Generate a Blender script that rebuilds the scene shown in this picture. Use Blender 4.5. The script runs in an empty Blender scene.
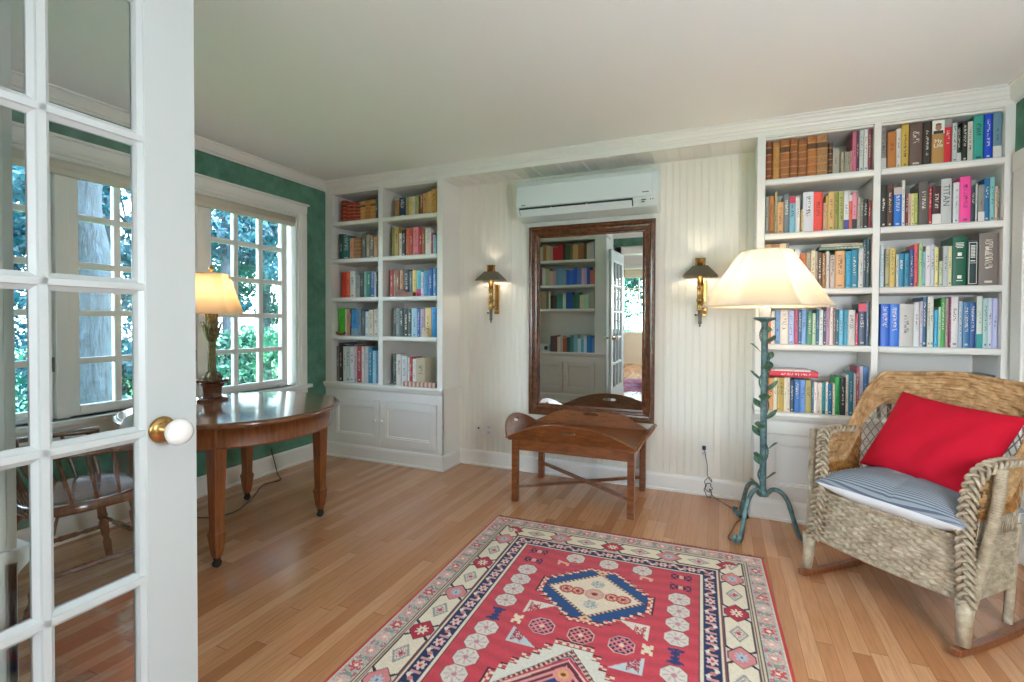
import bpy, bmesh, math, random
import numpy as np
from mathutils import Vector, Matrix
R = random.Random(7)
PI = math.pi
sc = bpy.context.scene
col = sc.collection
ORG = {}

# ------------------------------------------------------------------ room numbers (metres)
XL, XR = -3.279, 1.399          # left (window) wall, right wall
YB, YW = 3.3765, 3.657          # bookcase fronts, recessed beadboard wall
H = 2.44
Y0 = 0.03                       # room face of the doorway wall

# ------------------------------------------------------------------ helpers
def lin(c):
    if isinstance(c, str):
        c = [int(c[i:i+2], 16) / 255 for i in (0, 2, 4)]
        return tuple((x / 12.92 if x <= .04045 else ((x + .055) / 1.055) ** 2.4) for x in c) + (1,)
    return tuple(c) + (1,) if len(c) == 3 else tuple(c)

class NT:
    """small wrapper to write node trees briefly"""
    def __init__(s, m):
        m.use_nodes = True
        s.t = m.node_tree
        s.b = next((n for n in s.t.nodes if n.type == 'BSDF_PRINCIPLED'), None)
        s.out = next((n for n in s.t.nodes if n.type.startswith('OUTPUT')), None)
    def n(s, typ, **kw):
        nd = s.t.nodes.new(typ)
        for k, v in kw.items():
            if k.startswith('i_'):
                nd.inputs[int(k[2:]) if k[2:].isdigit() else k[2:].replace('_', ' ')].default_value = v
            else:
                setattr(nd, k, v)
        return nd
    def l(s, a, b):
        s.t.links.new(a, b)
    def math(s, op, a, b=None, c=None):
        nd = s.n('ShaderNodeMath', operation=op)
        for i, v in enumerate((a, b, c)):
            if v is None: continue
            if isinstance(v, (int, float)): nd.inputs[i].default_value = v
            else: s.l(v, nd.inputs[i])
        return nd.outputs[0]
    def mix(s, f, a, b, mode='MIX'):
        nd = s.n('ShaderNodeMix', data_type='RGBA', blend_type=mode)
        for i, v in ((0, f), (6, a), (7, b)):
            if isinstance(v, (int, float)): nd.inputs[i].default_value = v
            elif isinstance(v, (tuple, list)): nd.inputs[i].default_value = v
            else: s.l(v, nd.inputs[i])
        return nd.outputs[2]
    def coords(s, which='Object', scale=(1, 1, 1), rot=(0, 0, 0), loc=(0, 0, 0)):
        tc = s.n('ShaderNodeTexCoord'); mp = s.n('ShaderNodeMapping')
        mp.inputs['Scale'].default_value = scale; mp.inputs['Rotation'].default_value = rot
        mp.inputs['Location'].default_value = loc
        s.l(tc.outputs[which], mp.inputs[0]); return mp.outputs[0]
    def noise(s, vec, scale, detail=3, rough=.5):
        nd = s.n('ShaderNodeTexNoise'); nd.inputs['Scale'].default_value = scale
        nd.inputs['Detail'].default_value = detail; nd.inputs['Roughness'].default_value = rough
        s.l(vec, nd.inputs['Vector']); return nd.outputs['Fac']
    def ramp(s, f, stops):
        nd = s.n('ShaderNodeValToRGB'); cr = nd.color_ramp
        while len(cr.elements) < len(stops): cr.elements.new(.5)
        for e, (p, c) in zip(cr.elements, stops): e.position = p; e.color = lin(c)
        s.l(f, nd.inputs[0]); return nd.outputs[0]
    def bump(s, h, strength=.3, dist=.002):
        nd = s.n('ShaderNodeBump'); nd.inputs['Strength'].default_value = strength
        nd.inputs['Distance'].default_value = dist
        s.l(h, nd.inputs['Height']); s.l(nd.outputs[0], s.b.inputs['Normal'])

def mat(name, c, rough=.5, metal=0., spec=.5, coat=0., bump=None, mottle=None):
    m = bpy.data.materials.new(name); t = NT(m); b = t.b
    b.inputs['Base Color'].default_value = lin(c); b.inputs['Roughness'].default_value = rough
    b.inputs['Metallic'].default_value = metal; b.inputs['Specular IOR Level'].default_value = spec
    b.inputs['Coat Weight'].default_value = coat; b.inputs['Coat Roughness'].default_value = .12
    v = t.coords()
    if mottle:                     # (scale, colour 2)
        f = t.noise(v, mottle[0], 4, .6)
        f = t.ramp(f, [(.35, (0, 0, 0)), (.65, (1, 1, 1))])
        t.l(t.mix(f, lin(c), lin(mottle[1])), b.inputs['Base Color'])
    if bump: t.bump(t.noise(v, bump[0], 3), bump[1], bump[2])
    return m

def wood(name, c1, c2, rough=.3, scale=(3, 3, 26), coat=.3, axis_scale=8, wear=None):
    m = bpy.data.materials.new(name); t = NT(m); b = t.b
    v = t.coords('Object', scale)
    n1 = t.noise(v, axis_scale, 5, .65)
    colr = t.ramp(n1, [(.3, c1), (.7, c2)])
    if wear:
        f = t.noise(t.coords(), 11, 5, .7)
        colr = t.mix(t.ramp(f, [(.62, (0, 0, 0)), (.72, (.7, .7, .7))]), colr, lin(wear))
    t.l(colr, b.inputs['Base Color'])
    b.inputs['Roughness'].default_value = rough; b.inputs['Coat Weight'].default_value = coat
    b.inputs['Coat Roughness'].default_value = .15
    t.bump(n1, .08, .001)
    return m

class MB:
    """collects geometry, then links it as ONE mesh object"""
    def __init__(s): s.v = []; s.f = []; s.fm = []; s.sm = []; s.m = 0
    def add(s, vs, fs, smooth=False):
        o = len(s.v); s.v += [tuple(p) for p in vs]
        for f in fs: s.f.append([i + o for i in f]); s.fm.append(s.m); s.sm.append(smooth)
        return s
    def box(s, x0, x1, y0, y1, z0, z1):
        return s.add([(x0,y0,z0),(x1,y0,z0),(x1,y1,z0),(x0,y1,z0),(x0,y0,z1),(x1,y0,z1),(x1,y1,z1),(x0,y1,z1)],
                     [(3,2,1,0),(4,5,6,7),(0,1,5,4),(1,2,6,5),(2,3,7,6),(3,0,4,7)])
    def prism(s, pts, axis, a, b, smooth=False):
        """extrude a closed 2D outline along axis (0,1,2); pts are the other two coordinates in order"""
        def p3(p, h):
            q = list(p); q.insert(axis, h); return tuple(q)
        n = len(pts)
        vs = [p3(p, a) for p in pts] + [p3(p, b) for p in pts]
        fs = [(i, (i+1) % n, n+(i+1) % n, n+i) for i in range(n)]
        s.add(vs, fs, smooth); o = len(s.v) - 2*n
        s.f += [list(range(o, o+n))[::-1], list(range(o+n, o+2*n))]; s.fm += [s.m]*2; s.sm += [False]*2
        return s
    def grid(s, P, closed_u=False, closed_v=False, smooth=True):
        nu, nv = len(P), len(P[0]); vs = [p for r in P for p in r]; fs = []
        for i in range(nu if closed_u else nu-1):
            for j in range(nv if closed_v else nv-1):
                a, b = i, (i+1) % nu; c, d = j, (j+1) % nv
                fs.append((a*nv+c, b*nv+c, b*nv+d, a*nv+d))
        return s.add(vs, fs, smooth)
    def lathe(s, prof, c=(0,0,0), n=24, smooth=True, rot=0, sx=1, sy=1):
        P = [[(c[0]+r*sx*math.cos(2*PI*k/n+rot), c[1]+r*sy*math.sin(2*PI*k/n+rot), c[2]+z) for r, z in prof] for k in range(n)]
        s.grid(P, closed_u=True, smooth=smooth)
        o = len(s.v) - n*len(prof); m = len(prof)
        for j, rev in ((0, True), (m-1, False)):
            if prof[j][0] > 1e-5:
                q = [o+k*m+j for k in range(n)]; s.f.append(q[::-1] if rev else q); s.fm.append(s.m); s.sm.append(False)
        return s
    def tube(s, pts, r, n=8, closed=False, caps=True, flat=1., smooth=True, up=None):
        pts = [Vector(p) for p in pts]; N = len(pts)
        rs = r if isinstance(r, (list, tuple)) else [r]*N
        T = []
        for i in range(N):
            a = pts[(i-1) % N] if closed or i else pts[i]; b = pts[(i+1) % N] if closed or i < N-1 else pts[i]
            t = (b-a); T.append(t.normalized() if t.length > 1e-9 else Vector((0,0,1)))
        u = Vector(up) if up else (Vector((0,0,1)) if abs(T[0].z) < .9 else Vector((1,0,0)))
        P = []
        for i in range(N):
            u = (u - T[i]*u.dot(T[i]))
            u = u.normalized() if u.length > 1e-6 else T[i].orthogonal().normalized()
            w = T[i].cross(u)
            P.append([tuple(pts[i] + (u*math.cos(2*PI*k/n)*flat + w*math.sin(2*PI*k/n))*rs[i]) for k in range(n)])
        s.grid(P, closed_u=closed, closed_v=True, smooth=smooth)
        if caps and not closed:
            o = len(s.v) - N*n
            s.f += [list(range(o, o+n))[::-1], list(range(o+(N-1)*n, o+N*n))]; s.fm += [s.m]*2; s.sm += [False]*2
        return s
    def ball(s, c, r, n=16, sx=1, sy=1, sz=1):
        m = max(6, n//2)
        return s.lathe([(max(1e-6, r*math.sin(PI*j/m)), -r*sz*math.cos(PI*j/m)) for j in range(m+1)], c, n, sx=sx, sy=sy)
    def xf(s, M, start=0):
        s.v[start:] = [tuple(M @ Vector(p)) for p in s.v[start:]]; return s
    def build(s, name, mats, parent=None, origin=None, bevel=0, seg=2, solid=0):
        org = ORG[parent.name] if parent else Vector(origin or (0,0,0))
        me = bpy.data.meshes.new(name)
        me.from_pydata([tuple(Vector(p)-org) for p in s.v], [], s.f)
        for m in (mats if isinstance(mats, (list, tuple)) else [mats]): me.materials.append(m)
        me.polygons.foreach_set('material_index', s.fm); me.polygons.foreach_set('use_smooth', s.sm)
        bm = bmesh.new(); bm.from_mesh(me)
        if len(bm.faces) < 60000:
            bmesh.ops.remove_doubles(bm, verts=bm.verts, dist=1e-6)
            bmesh.ops.recalc_face_normals(bm, faces=bm.faces)
        bm.to_mesh(me); bm.free()
        o = bpy.data.objects.new(name, me); col.objects.link(o)
        if parent: o.parent = parent
        else: o.location = org
        ORG[o.name] = org
        if solid:
            md = o.modifiers.new('thickness', 'SOLIDIFY'); md.thickness = solid; md.offset = 0
        if bevel:
            md = o.modifiers.new('edge', 'BEVEL'); md.width = bevel; md.segments = seg; md.limit_method = 'ANGLE'
            md.harden_normals = False
        return o

def tag(o, label, cat, group=None):
    o['label'] = label; o['category'] = cat
    if group: o['group'] = group
    return o
def thing(name, label, cat, loc=(0,0,0), rotz=0, group=None, local=False):
    o = bpy.data.objects.new(name, None); col.objects.link(o); o.empty_display_size = .05
    o.location = loc; o.rotation_euler = (0, 0, rotz)
    ORG[o.name] = Vector((0,0,0)) if local else Vector(loc)
    return tag(o, label, cat, group)
def struct(o):
    o['kind'] = 'structure'; return o
def lettering(text, parent, m, size, loc, rot, extrude=.0006):
    cu = bpy.data.curves.new('lettering', 'FONT'); cu.body = text; cu.size = size; cu.extrude = extrude
    cu.align_x = 'CENTER'; cu.align_y = 'CENTER'
    tmp = bpy.data.objects.new('lettering_curve', cu); col.objects.link(tmp)
    me = bpy.data.meshes.new_from_object(tmp.evaluated_get(bpy.context.evaluated_depsgraph_get()))
    bpy.data.objects.remove(tmp)
    me.materials.clear(); me.materials.append(m)
    o = bpy.data.objects.new('lettering', me); col.objects.link(o)
    o.parent = parent; o.location = Vector(loc) - ORG[parent.name]; o.rotation_euler = rot
    ORG[o.name] = ORG[parent.name]
    return o

# ------------------------------------------------------------------ materials
M = {}
M['white'] = mat('white_painted_wood', 'e2e0da', .38)
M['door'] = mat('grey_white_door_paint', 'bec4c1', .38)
M['bead'] = mat('painted_beadboard', 'e2ded2', .45)
M['ceil'] = mat('matte_ceiling_paint', 'ebebe9', .8, spec=.2)
M['hallwall'] = mat('hall_wall_paint', 'dedbd0', .7)
M['green'] = mat('green_mottled_wallpaper', '4c7663', .7, spec=.25, mottle=(9, '628f7b'), bump=(60, .1, .001))
M['table'] = wood('polished_brown_mahogany', '5a341f', '8a5a3c', .13, (14, 2.2, 14), 1., 3, wear='a0683c')
M['leg'] = wood('reddish_brown_wood', '66361a', '96582e', .3, (16, 16, 2), .4, 4)
M['tray'] = wood('worn_walnut', '562c14', '8c5128', .28, (3, 14, 14), .4, 4, wear='b07a4c')
M['frame'] = wood('walnut_frame', '3e2010', '6e3f20', .25, (8, 8, 8), .5, 4)
M['dark'] = wood('dark_chair_wood', '4a2a1a', '7a4a30', .22, (12, 12, 3), .9, 4)
M['redwood'] = wood('red_brown_wood', '6a2f1a', '8f4a2a', .35, (12, 12, 3), .3, 4)
M['brass'] = mat('antique_brass', 'b8935a', .25, 1.)
M['bronze'] = mat('dark_bronze', '6b6252', .4, .35)
M['steel'] = mat('brushed_steel', 'b8b8b8', .3, 1.)
M['black'] = mat('black_rubber', '1c1b1a', .5)
M['cord'] = mat('brown_cord', '3c2c20', .6)
M['porcelain'] = mat('white_porcelain', 'eceae4', .08, coat=.5)
M['plastic'] = mat('white_plastic', 'd0d8d8', .35)
M['slot'] = mat('dark_slot', '2a2d30', .6)
M['paper'] = mat('book_paper', 'd9ceb4', .9, spec=.1, bump=(220, .3, .001))
M['iron'] = mat('verdigris_iron', '3f5a5c', .5, .35, mottle=(26, '6f8f8c'), bump=(80, .3, .002))
M['patina'] = mat('green_patina_leaf', '3f6a58', .5, .3, mottle=(40, '6a8f72'))
M['gold'] = mat('antique_gold_leaf', '8a7a4c', .45, .5, mottle=(50, '4f4a34'))
M['antique'] = mat('olive_antique_stem', '6a6a4a', .5, .3, mottle=(40, '8d7b50'))
M['pot'] = mat('dark_lacquer_pot', '6a3d2a', .15, coat=1., mottle=(25, '53301f'))
M['red'] = mat('red_cushion_cloth', 'b80e27', .85, spec=.2, bump=(14, .25, .01))
M['ticking'] = None
M['white_cloth'] = mat('white_cotton', 'dcdfe2', .9, spec=.2, bump=(25, .2, .006))
M['blue_cloth'] = mat('pale_blue_slipcover', 'a9c4dc', .9, spec=.2, bump=(12, .4, .01))
M['shade_fab'] = mat('beige_shade_fabric', 'cdc5b4', .85)
M['bark'] = None

def floor_mat():
    m = bpy.data.materials.new('oak_strip_floor'); t = NT(m); b = t.b
    tc = t.n('ShaderNodeTexCoord'); sp = t.n('ShaderNodeSeparateXYZ'); t.l(tc.outputs['Object'], sp.inputs[0])
    x, y = sp.outputs[0], sp.outputs[1]
    w = .0572
    sx = t.math('DIVIDE', x, w); ix = t.math('FLOOR', sx); fx = t.math('FRACT', sx)
    wn = t.n('ShaderNodeTexWhiteNoise', noise_dimensions='1D'); t.l(ix, wn.inputs['W'])
    yo = t.math('MULTIPLY_ADD', wn.outputs['Value'], 7.3, t.math('DIVIDE', y, .95))
    iy = t.math('FLOOR', yo); fy = t.math('FRACT', yo)
    cb = t.n('ShaderNodeCombineXYZ'); t.l(ix, cb.inputs[0]); t.l(iy, cb.inputs[1])
    w2 = t.n('ShaderNodeTexWhiteNoise', noise_dimensions='2D'); t.l(cb.outputs[0], w2.inputs['Vector'])
    base = t.ramp(w2.outputs['Value'], [(0, 'b3784e'), (.35, 'c0875c'), (.7, 'ca9368'), (1, 'd4a177')])
    # grain: stretched noise, shifted per plank
    c3 = t.n('ShaderNodeCombineXYZ')
    t.l(t.math('MULTIPLY_ADD', w2.outputs['Value'], 31.0, t.math('MULTIPLY', x, 55)), c3.inputs[0])
    t.l(t.math('MULTIPLY', y, 3.2), c3.inputs[1])
    g = t.noise(c3.outputs[0], 1.6, 6, .65)
    base = t.mix(t.ramp(g, [(.42, (0, 0, 0)), (.7, (.38, .38, .38))]), base, lin('8f6442'))
    e = t.math('MINIMUM', fx, t.math('SUBTRACT', 1, fx))
    e2 = t.math('MINIMUM', fy, t.math('SUBTRACT', 1, fy))
    seam = t.math('MAXIMUM', t.math('LESS_THAN', e, .014), t.math('LESS_THAN', e2, .0016))
    base = t.mix(t.math('MULTIPLY', seam, .55), base, lin('5a3820'))
    t.l(base, b.inputs['Base Color'])
    b.inputs['Roughness'].default_value = .3
    t.l(t.math('MULTIPLY_ADD', g, .14, .15), b.inputs['Roughness'])
    b.inputs['Coat Weight'].default_value = .25; b.inputs['Coat Roughness'].default_value = .2
    h = t.math('MULTIPLY_ADD', seam, -1.0, t.math('MULTIPLY', g, .3)); t.bump(h, .25, .0015)
    return m
M['floor'] = floor_mat()

def weave_mat(name, c1, c2, c3):
    m = bpy.data.materials.new(name); t = NT(m); b = t.b
    v = t.coords()
    n = t.noise(v, 30, 3, .6)
    t.l(t.ramp(n, [(.28, c1), (.5, c2), (.72, c3)]), b.inputs['Base Color'])
    b.inputs['Roughness'].default_value = .55; b.inputs['Specular IOR Level'].default_value = .35
    t.bump(t.noise(v, 260, 2), .35, .001)
    return m
M['wicker'] = weave_mat('lamplit_wicker', '8a673f', 'ae865a', 'c6a478')  # warm lamp light on the chair's crest put into the wicker colour
M['wicker_grey'] = weave_mat('grey_wicker', '8c7c66', 'a6967e', 'bfb199')  # same wicker, greyer copy for parts without that lamp tint
M['wicker_brown'] = weave_mat('honey_wicker', '74491d', '9a6530', 'b9854c')

def ticking():
    m = bpy.data.materials.new('blue_ticking_stripe'); t = NT(m); b = t.b
    tc = t.n('ShaderNodeTexCoord'); sp = t.n('ShaderNodeSeparateXYZ'); t.l(tc.outputs['Object'], sp.inputs[0])
    w = t.math('FRACT', t.math('MULTIPLY', sp.outputs[1], 120))
    w2 = t.math('FRACT', t.math('MULTIPLY', sp.outputs[1], 13))
    c = t.mix(t.math('LESS_THAN', w, .42), lin('8e949a'), lin('56616f'))
    c = t.mix(t.math('MULTIPLY', t.math('LESS_THAN', w2, .35), .22), c, lin('8a9099'))
    t.l(c, b.inputs['Base Color']); b.inputs['Roughness'].default_value = .9
    t.bump(t.noise(tc.outputs['Object'], 20, 3), .25, .006)
    return m
M['ticking'] = ticking()

def bark():
    m = bpy.data.materials.new('tree_bark'); t = NT(m); b = t.b
    n = t.noise(t.coords('Object', (9, 9, 2)), 3, 6, .7)
    t.l(t.ramp(n, [(.35, '0d161c'), (.65, '2c3c48')]), b.inputs['Base Color'])
    b.inputs['Roughness'].default_value = .9; t.bump(n, 1., .05); return m
M['bark'] = bark()
def leafmat(name, a, b_, c_):
    m = bpy.data.materials.new(name); t = NT(m)
    oi = t.n('ShaderNodeObjectInfo')
    n = t.noise(t.coords(), 3.5, 3, .6)
    c = t.ramp(n, [(.3, a), (.5, b_), (.72, c_)])
    t.l(c, t.b.inputs['Base Color']); t.b.inputs['Roughness'].default_value = .5
    tr = t.n('ShaderNodeBsdfTranslucent'); t.l(c, tr.inputs[0])
    mx = t.n('ShaderNodeMixShader'); mx.inputs[0].default_value = .45
    t.l(t.b.outputs[0], mx.inputs[1]); t.l(tr.outputs[0], mx.inputs[2]); t.l(mx.outputs[0], t.out.inputs[0])
    return m
M['leaf'] = leafmat('leaf_green', '062f2e', '0f4d44', '2c6e56')
M['leaf2'] = leafmat('leaf_teal', '052637', '0c404e', '23626e')
M['leaf3'] = leafmat('leaf_bright', '104434', '25664b', '568868')
M['lawn'] = mat('lawn_green', '4a8a4a', .9, mottle=(4, '2f6a3a'))

def glass():
    m = bpy.data.materials.new('clear_glass'); t = NT(m)
    tr = t.n('ShaderNodeBsdfTransparent'); gl = t.n('ShaderNodeBsdfGlossy')
    tr.inputs[0].default_value = (.94, .97, .97, 1)
    gl.inputs['Roughness'].default_value = .02
    fr = t.n('ShaderNodeFresnel'); fr.inputs[0].default_value = 1.45
    mx = t.n('ShaderNodeMixShader'); t.l(t.math('MULTIPLY', fr.outputs[0], .8), mx.inputs[0])
    t.l(tr.outputs[0], mx.inputs[1]); t.l(gl.outputs[0], mx.inputs[2]); t.l(mx.outputs[0], t.out.inputs[0])
    return m
M['glass'] = glass()
M['mirror'] = mat('silvered_mirror', 'e6ece9', .0, 1.)
def lampshade(name, c, tw=.5):
    m = bpy.data.materials.new(name); t = NT(m)
    v = t.coords('Object', (60, 60, 60))
    c1 = t.mix(t.math('MULTIPLY', t.noise(v, 5, 3), .25), lin(c), lin('b8a88c'))
    d = t.n('ShaderNodeBsdfDiffuse'); tr = t.n('ShaderNodeBsdfTranslucent')
    t.l(c1, d.inputs[0]); t.l(c1, tr.inputs[0])
    mx = t.n('ShaderNodeMixShader'); mx.inputs[0].default_value = tw
    t.l(d.outputs[0], mx.inputs[1]); t.l(tr.outputs[0], mx.inputs[2]); t.l(mx.outputs[0], t.out.inputs[0])
    return m
M['shade'] = lampshade('linen_lamp_shade', 'f4eee2', .4)
M['shade_y'] = lampshade('cream_lamp_shade', 'f6ead2', .4)
def glow(name, c, s):
    m = bpy.data.materials.new(name); t = NT(m)
    t.b.inputs['Emission Color'].default_value = lin(c); t.b.inputs['Emission Strength'].default_value = s
    return m
M['bulb'] = glow('lit_bulb', 'ffe6b8', 12)
M['globe'] = glow('lit_opal_globe', 'fff3e0', 14)

# books: one material per binding, the colour of each copy is its own object colour
def book_mat(name, kind):
    m = bpy.data.materials.new(name); t = NT(m); b = t.b
    oi = t.n('ShaderNodeObjectInfo')
    tc = t.n('ShaderNodeTexCoord'); sp = t.n('ShaderNodeSeparateXYZ'); t.l(tc.outputs['Generated'], sp.inputs[0])
    gx, gy, gz = sp.outputs
    so = t.n('ShaderNodeSeparateXYZ'); t.l(tc.outputs['Object'], so.inputs[0])
    base = oi.outputs['Color']
    spine = t.math('LESS_THAN', gy, .16)
    rnd = oi.outputs['Random']
    if kind == 'leather':
        n = t.noise(tc.outputs['Object'], 38, 5, .7)
        base = t.mix(t.ramp(n, [(.5, (0, 0, 0)), (.75, (.75, .75, .75))]), base, lin('4a2a18'))
        d = None
        for z in (.12, .3, .48, .66, .84):
            q = t.math('LESS_THAN', t.math('ABSOLUTE', t.math('SUBTRACT', gz, z)), .014)
            d = q if d is None else t.math('MAXIMUM', d, q)
        base = t.mix(t.math('MULTIPLY', t.math('MULTIPLY', d, spine), .8), base, lin('c49a50'))
        lab = t.math('MULTIPLY', t.math('LESS_THAN', t.math('ABSOLUTE', t.math('SUBTRACT', gz, .75)), .06), spine)
        base = t.mix(t.math('MULTIPLY', t.math('MULTIPLY', lab, t.math('GREATER_THAN', rnd, .4)), .8), base, lin('3a2a22'))
        b.inputs['Roughness'].default_value = .45
    else:
        # rows of small marks down the spine, where the photograph shows titles too small to read
        cb = t.n('ShaderNodeCombineXYZ')
        t.l(t.math('MULTIPLY_ADD', rnd, 50, t.math('MULTIPLY', t.math('FLOOR', t.math('MULTIPLY', gx, 6)), 3.7)), cb.inputs[0])
        t.l(t.math('MULTIPLY', so.outputs[2], 150), cb.inputs[2])
        n = t.noise(cb.outputs[0], 1., 1, .5)
        mark = t.math('GREATER_THAN', n, .53)
        inx = t.math('LESS_THAN', t.math('ABSOLUTE', t.math('SUBTRACT', gx, .5)), t.math('MULTIPLY_ADD', rnd, .12, .14))
        c0 = t.math('MULTIPLY_ADD', rnd, .2, .5)
        inz = t.math('LESS_THAN', t.math('ABSOLUTE', t.math('SUBTRACT', gz, c0)), t.math('MULTIPLY_ADD', t.math('FRACT', t.math('MULTIPLY', rnd, 17.)), .2, .12))
        f = t.math('MULTIPLY', t.math('MULTIPLY', mark, inx), t.math('MULTIPLY', inz, spine))
        ink = lin('e8e2d0') if kind == 'light' else lin('2c2c30')
        base = t.mix(t.math('MULTIPLY', f, .75), base, ink)
        foot = t.math('MULTIPLY', t.math('LESS_THAN', t.math('ABSOLUTE', t.math('SUBTRACT', gz, .07)), .02), t.math('MULTIPLY', inx, spine))
        base = t.mix(t.math('MULTIPLY', t.math('MULTIPLY', foot, t.math('GREATER_THAN', t.math('FRACT', t.math('MULTIPLY', rnd, 9.)), .5)), .7), base, ink)
        b.inputs['Roughness'].default_value = .38
    t.l(base, b.inputs['Base Color'])
    return m
M['bk_leather'] = book_mat('leather_binding', 'leather')
M['bk_light'] = book_mat('book_cover_pale_print', 'light')
M['bk_dark'] = book_mat('book_cover_dark_print', 'dark')
def objcol():
    m = bpy.data.materials.new('book_band'); t = NT(m); oi = t.n('ShaderNodeObjectInfo')
    t.l(oi.outputs['Color'], t.b.inputs['Base Color']); t.b.inputs['Roughness'].default_value = .4; return m
M['band'] = objcol()
M['ink_w'] = mat('pale_print', 'f0ece0', .5)
M['ink_g'] = mat('grey_print', '5a5d60', .5)
M['ink_d'] = mat('dark_print', '33363a', .5)
M['skin'] = mat('printed_portrait', 'b07a60', .5)

# ------------------------------------------------------------------ light levels
P_FILL_ROOM, P_FILL_HALL, P_FAR = 40., 9., 30.
P_T, P_F, P_S = 4., 11., 2.6
SKY, SUN = 9., 7.
EXPOSURE = .52
MIRZ = .5
# ================================================================== THE SETTING
WT = .15
struct(MB().box(XL-.3, XR+.3, -5.3, YW+.4, -.08, 0).build('floor', M['floor']))
struct(MB().box(XL-.3, XR+.3, -5.3, YW+.4, H, H+.08).build('ceiling', M['ceil']))

# left wall with one long window opening
WY0, WY1, WZ0, WZ1 = .69, 3.065, .664, 2.10
m = MB()
xa, xb = XL-WT, XL
m.box(xa, xb, -.12, WY0, 0, H).box(xa, xb, WY1, YW+.4, 0, H).box(xa, xb, WY0, WY1, 0, WZ0).box(xa, xb, WY0, WY1, WZ1, H)
struct(m.build('wall_left', M['green']))
struct(MB().box(XR, XR+WT, Y0, YW+.4, 0, H).build('wall_right', M['green']))
# back wall: beadboard in the recess, plain behind the bookcases
def bead_profile(x0, x1, y, depth=.0026, pitch=.0475):
    pts = []; x = x0; n = max(1, round((x1-x0)/pitch)); p = (x1-x0)/n
    for i in range(n):
        a = x0+i*p
        pts += [(a, y+depth), (a+.0022, y+.0004), (a+.006, y-.0006), (a+.0098, y+.0004), (a+.012, y+depth*.7), (a+.0135, y), (a+p-.001, y)]
    pts.append((x1, y+depth))
    return pts
XA, XB = -2.055, .196           # recess between the bookcases
m = MB()
pts = bead_profile(XA, XB, YW) + [(XB, YW+.1), (XA, YW+.1)]
m.prism(pts, 2, 0, H-.02)
m.box(XL, XA, YW+.06, YW+.2, 0, H).box(XB, XR, YW+.06, YW+.2, 0, H)
struct(m.build('wall_back', M['bead']))
# soffit over the recess, with its own boards
ZS = 2.353
m = MB()
ps = [(x, z) for x, z in bead_profile(XA, XB, ZS, -.004, .095)] + [(XB, H), (XA, H)]
m.prism(ps, 1, YB, YW)
m.box(XL, XR, YB-.004, YB+.02, 2.352, H)
struct(m.build('soffit', M['white']))
# doorway wall behind the camera side, opening X -1.27 .. .95
DX0, DX1, DZ = -1.275, .95, 2.13
m = MB()
m.box(XL, DX0-.03, Y0-.15, Y0, 0, H).box(DX1+.03, XR+.3, Y0-.15, Y0, 0, H).box(DX0-.03, DX1+.03, Y0-.15, Y0, DZ+.03, H)
struct(m.build('wall_front', M['green']))
m = MB()
for a, b in ((DX0-.03, DX0-.002), (DX1+.002, DX1+.03)): m.box(a, b, Y0-.16, Y0+.01, 0, DZ+.03)
m.box(DX0-.03, DX1+.03, Y0-.16, Y0+.01, DZ+.002, DZ+.03)
for y in (Y0, Y0-.172):
    m.box(DX1+.01, DX1+.11, y, y+.022, 0, DZ+.11)
    m.box(DX0-.11, DX0-.01, y-.0, y+.022, 0, DZ+.11)
    m.box(DX0-.11, DX1+.11, y, y+.022, DZ+.01, DZ+.11)
struct(m.build('trim_1', M['white'], bevel=.004))

# crown mouldings
def crown_pts(sgn=1, s=.06):
    # (out from wall, z)
    return [(0, H-s), (sgn*.008, H-s), (sgn*.012, H-s+.012), (sgn*.022, H-s+.016), (sgn*.03, H-s+.03), (sgn*.046, H-.02), (sgn*.05, H-.012), (sgn*.06, H-.01), (sgn*.06, H), (0, H)]
struct(MB().prism([(YB-.004-a, z) for a, z in crown_pts()], 0, XL, XR).build('trim_2', M['white']))
struct(MB().prism([(XL+a, z) for a, z in crown_pts(1, .075)], 1, Y0, YB-.004).build('trim_3', M['white']))
struct(MB().prism([(XR-a, z) for a, z in crown_pts(1, .085)], 1, Y0, YB-.004).build('trim_4', M['white']))
struct(MB().prism([(Y0+a, z) for a, z in crown_pts(1, .075)], 0, XL, XR).build('trim_5', M['white']))
# baseboards
def base_pts(h=.122):
    return [(0, 0), (.026, 0), (.026, .014), (.018, .02), (.016, h-.022), (.012, h-.008), (.006, h), (0, h)]
struct(MB().prism([(YW-a, z) for a, z in base_pts()], 0, XA, XB).build('baseboard_back', M['white']))
struct(MB().prism([(XL+a, z) for a, z in base_pts(.136)], 1, Y0, YB).build('baseboard_left', M['white']))
struct(MB().prism([(XR-a, z) for a, z in base_pts()], 1, Y0, 2.2).build('baseboard_right', M['white']))

# window casing, stool, apron (structure), then three casements
def casing(m):
    c = .09
    prof = [(0, 0), (c, 0), (c, .016), (c-.008, .022), (.03, .02), (.022, .014), (.012, .014), (.008, .018), (0, .016)]
    for y, d in ((WY1-.005, 1), (WY0+.005, -1)):
        m.prism([(XL+t, y+d*a) for a, t in prof], 2, WZ0-.0, WZ1+.0)
    m.prism([(XL+t, WZ1-.005+a) for a, t in prof], 1, WY0-.085, WY1+.085)
    m.box(XL, XL+.034, WY0-.1, WY1+.1, WZ1+.083, WZ1+.098)
m = MB(); casing(m)
m.box(XL-WT, XL+.045, WY0-.12, WY1+.12, WZ0-.028, WZ0)            # stool
m.box(XL, XL+.016, WY0-.09, WY1+.09, WZ0-.10, WZ0-.028)           # apron
for y0, y1 in ((WY0-.001, WY0+.02), (WY1-.02, WY1+.001)): m.box(XL-WT, XL, y0, y1, WZ0, WZ1)
m.box(XL-WT, XL, WY0, WY1, WZ1-.02, WZ1)
for y in (2.264, 1.484): m.box(XL-.13, XL-.035, y-.03, y+.03, WZ0, WZ1-.02)
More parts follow.
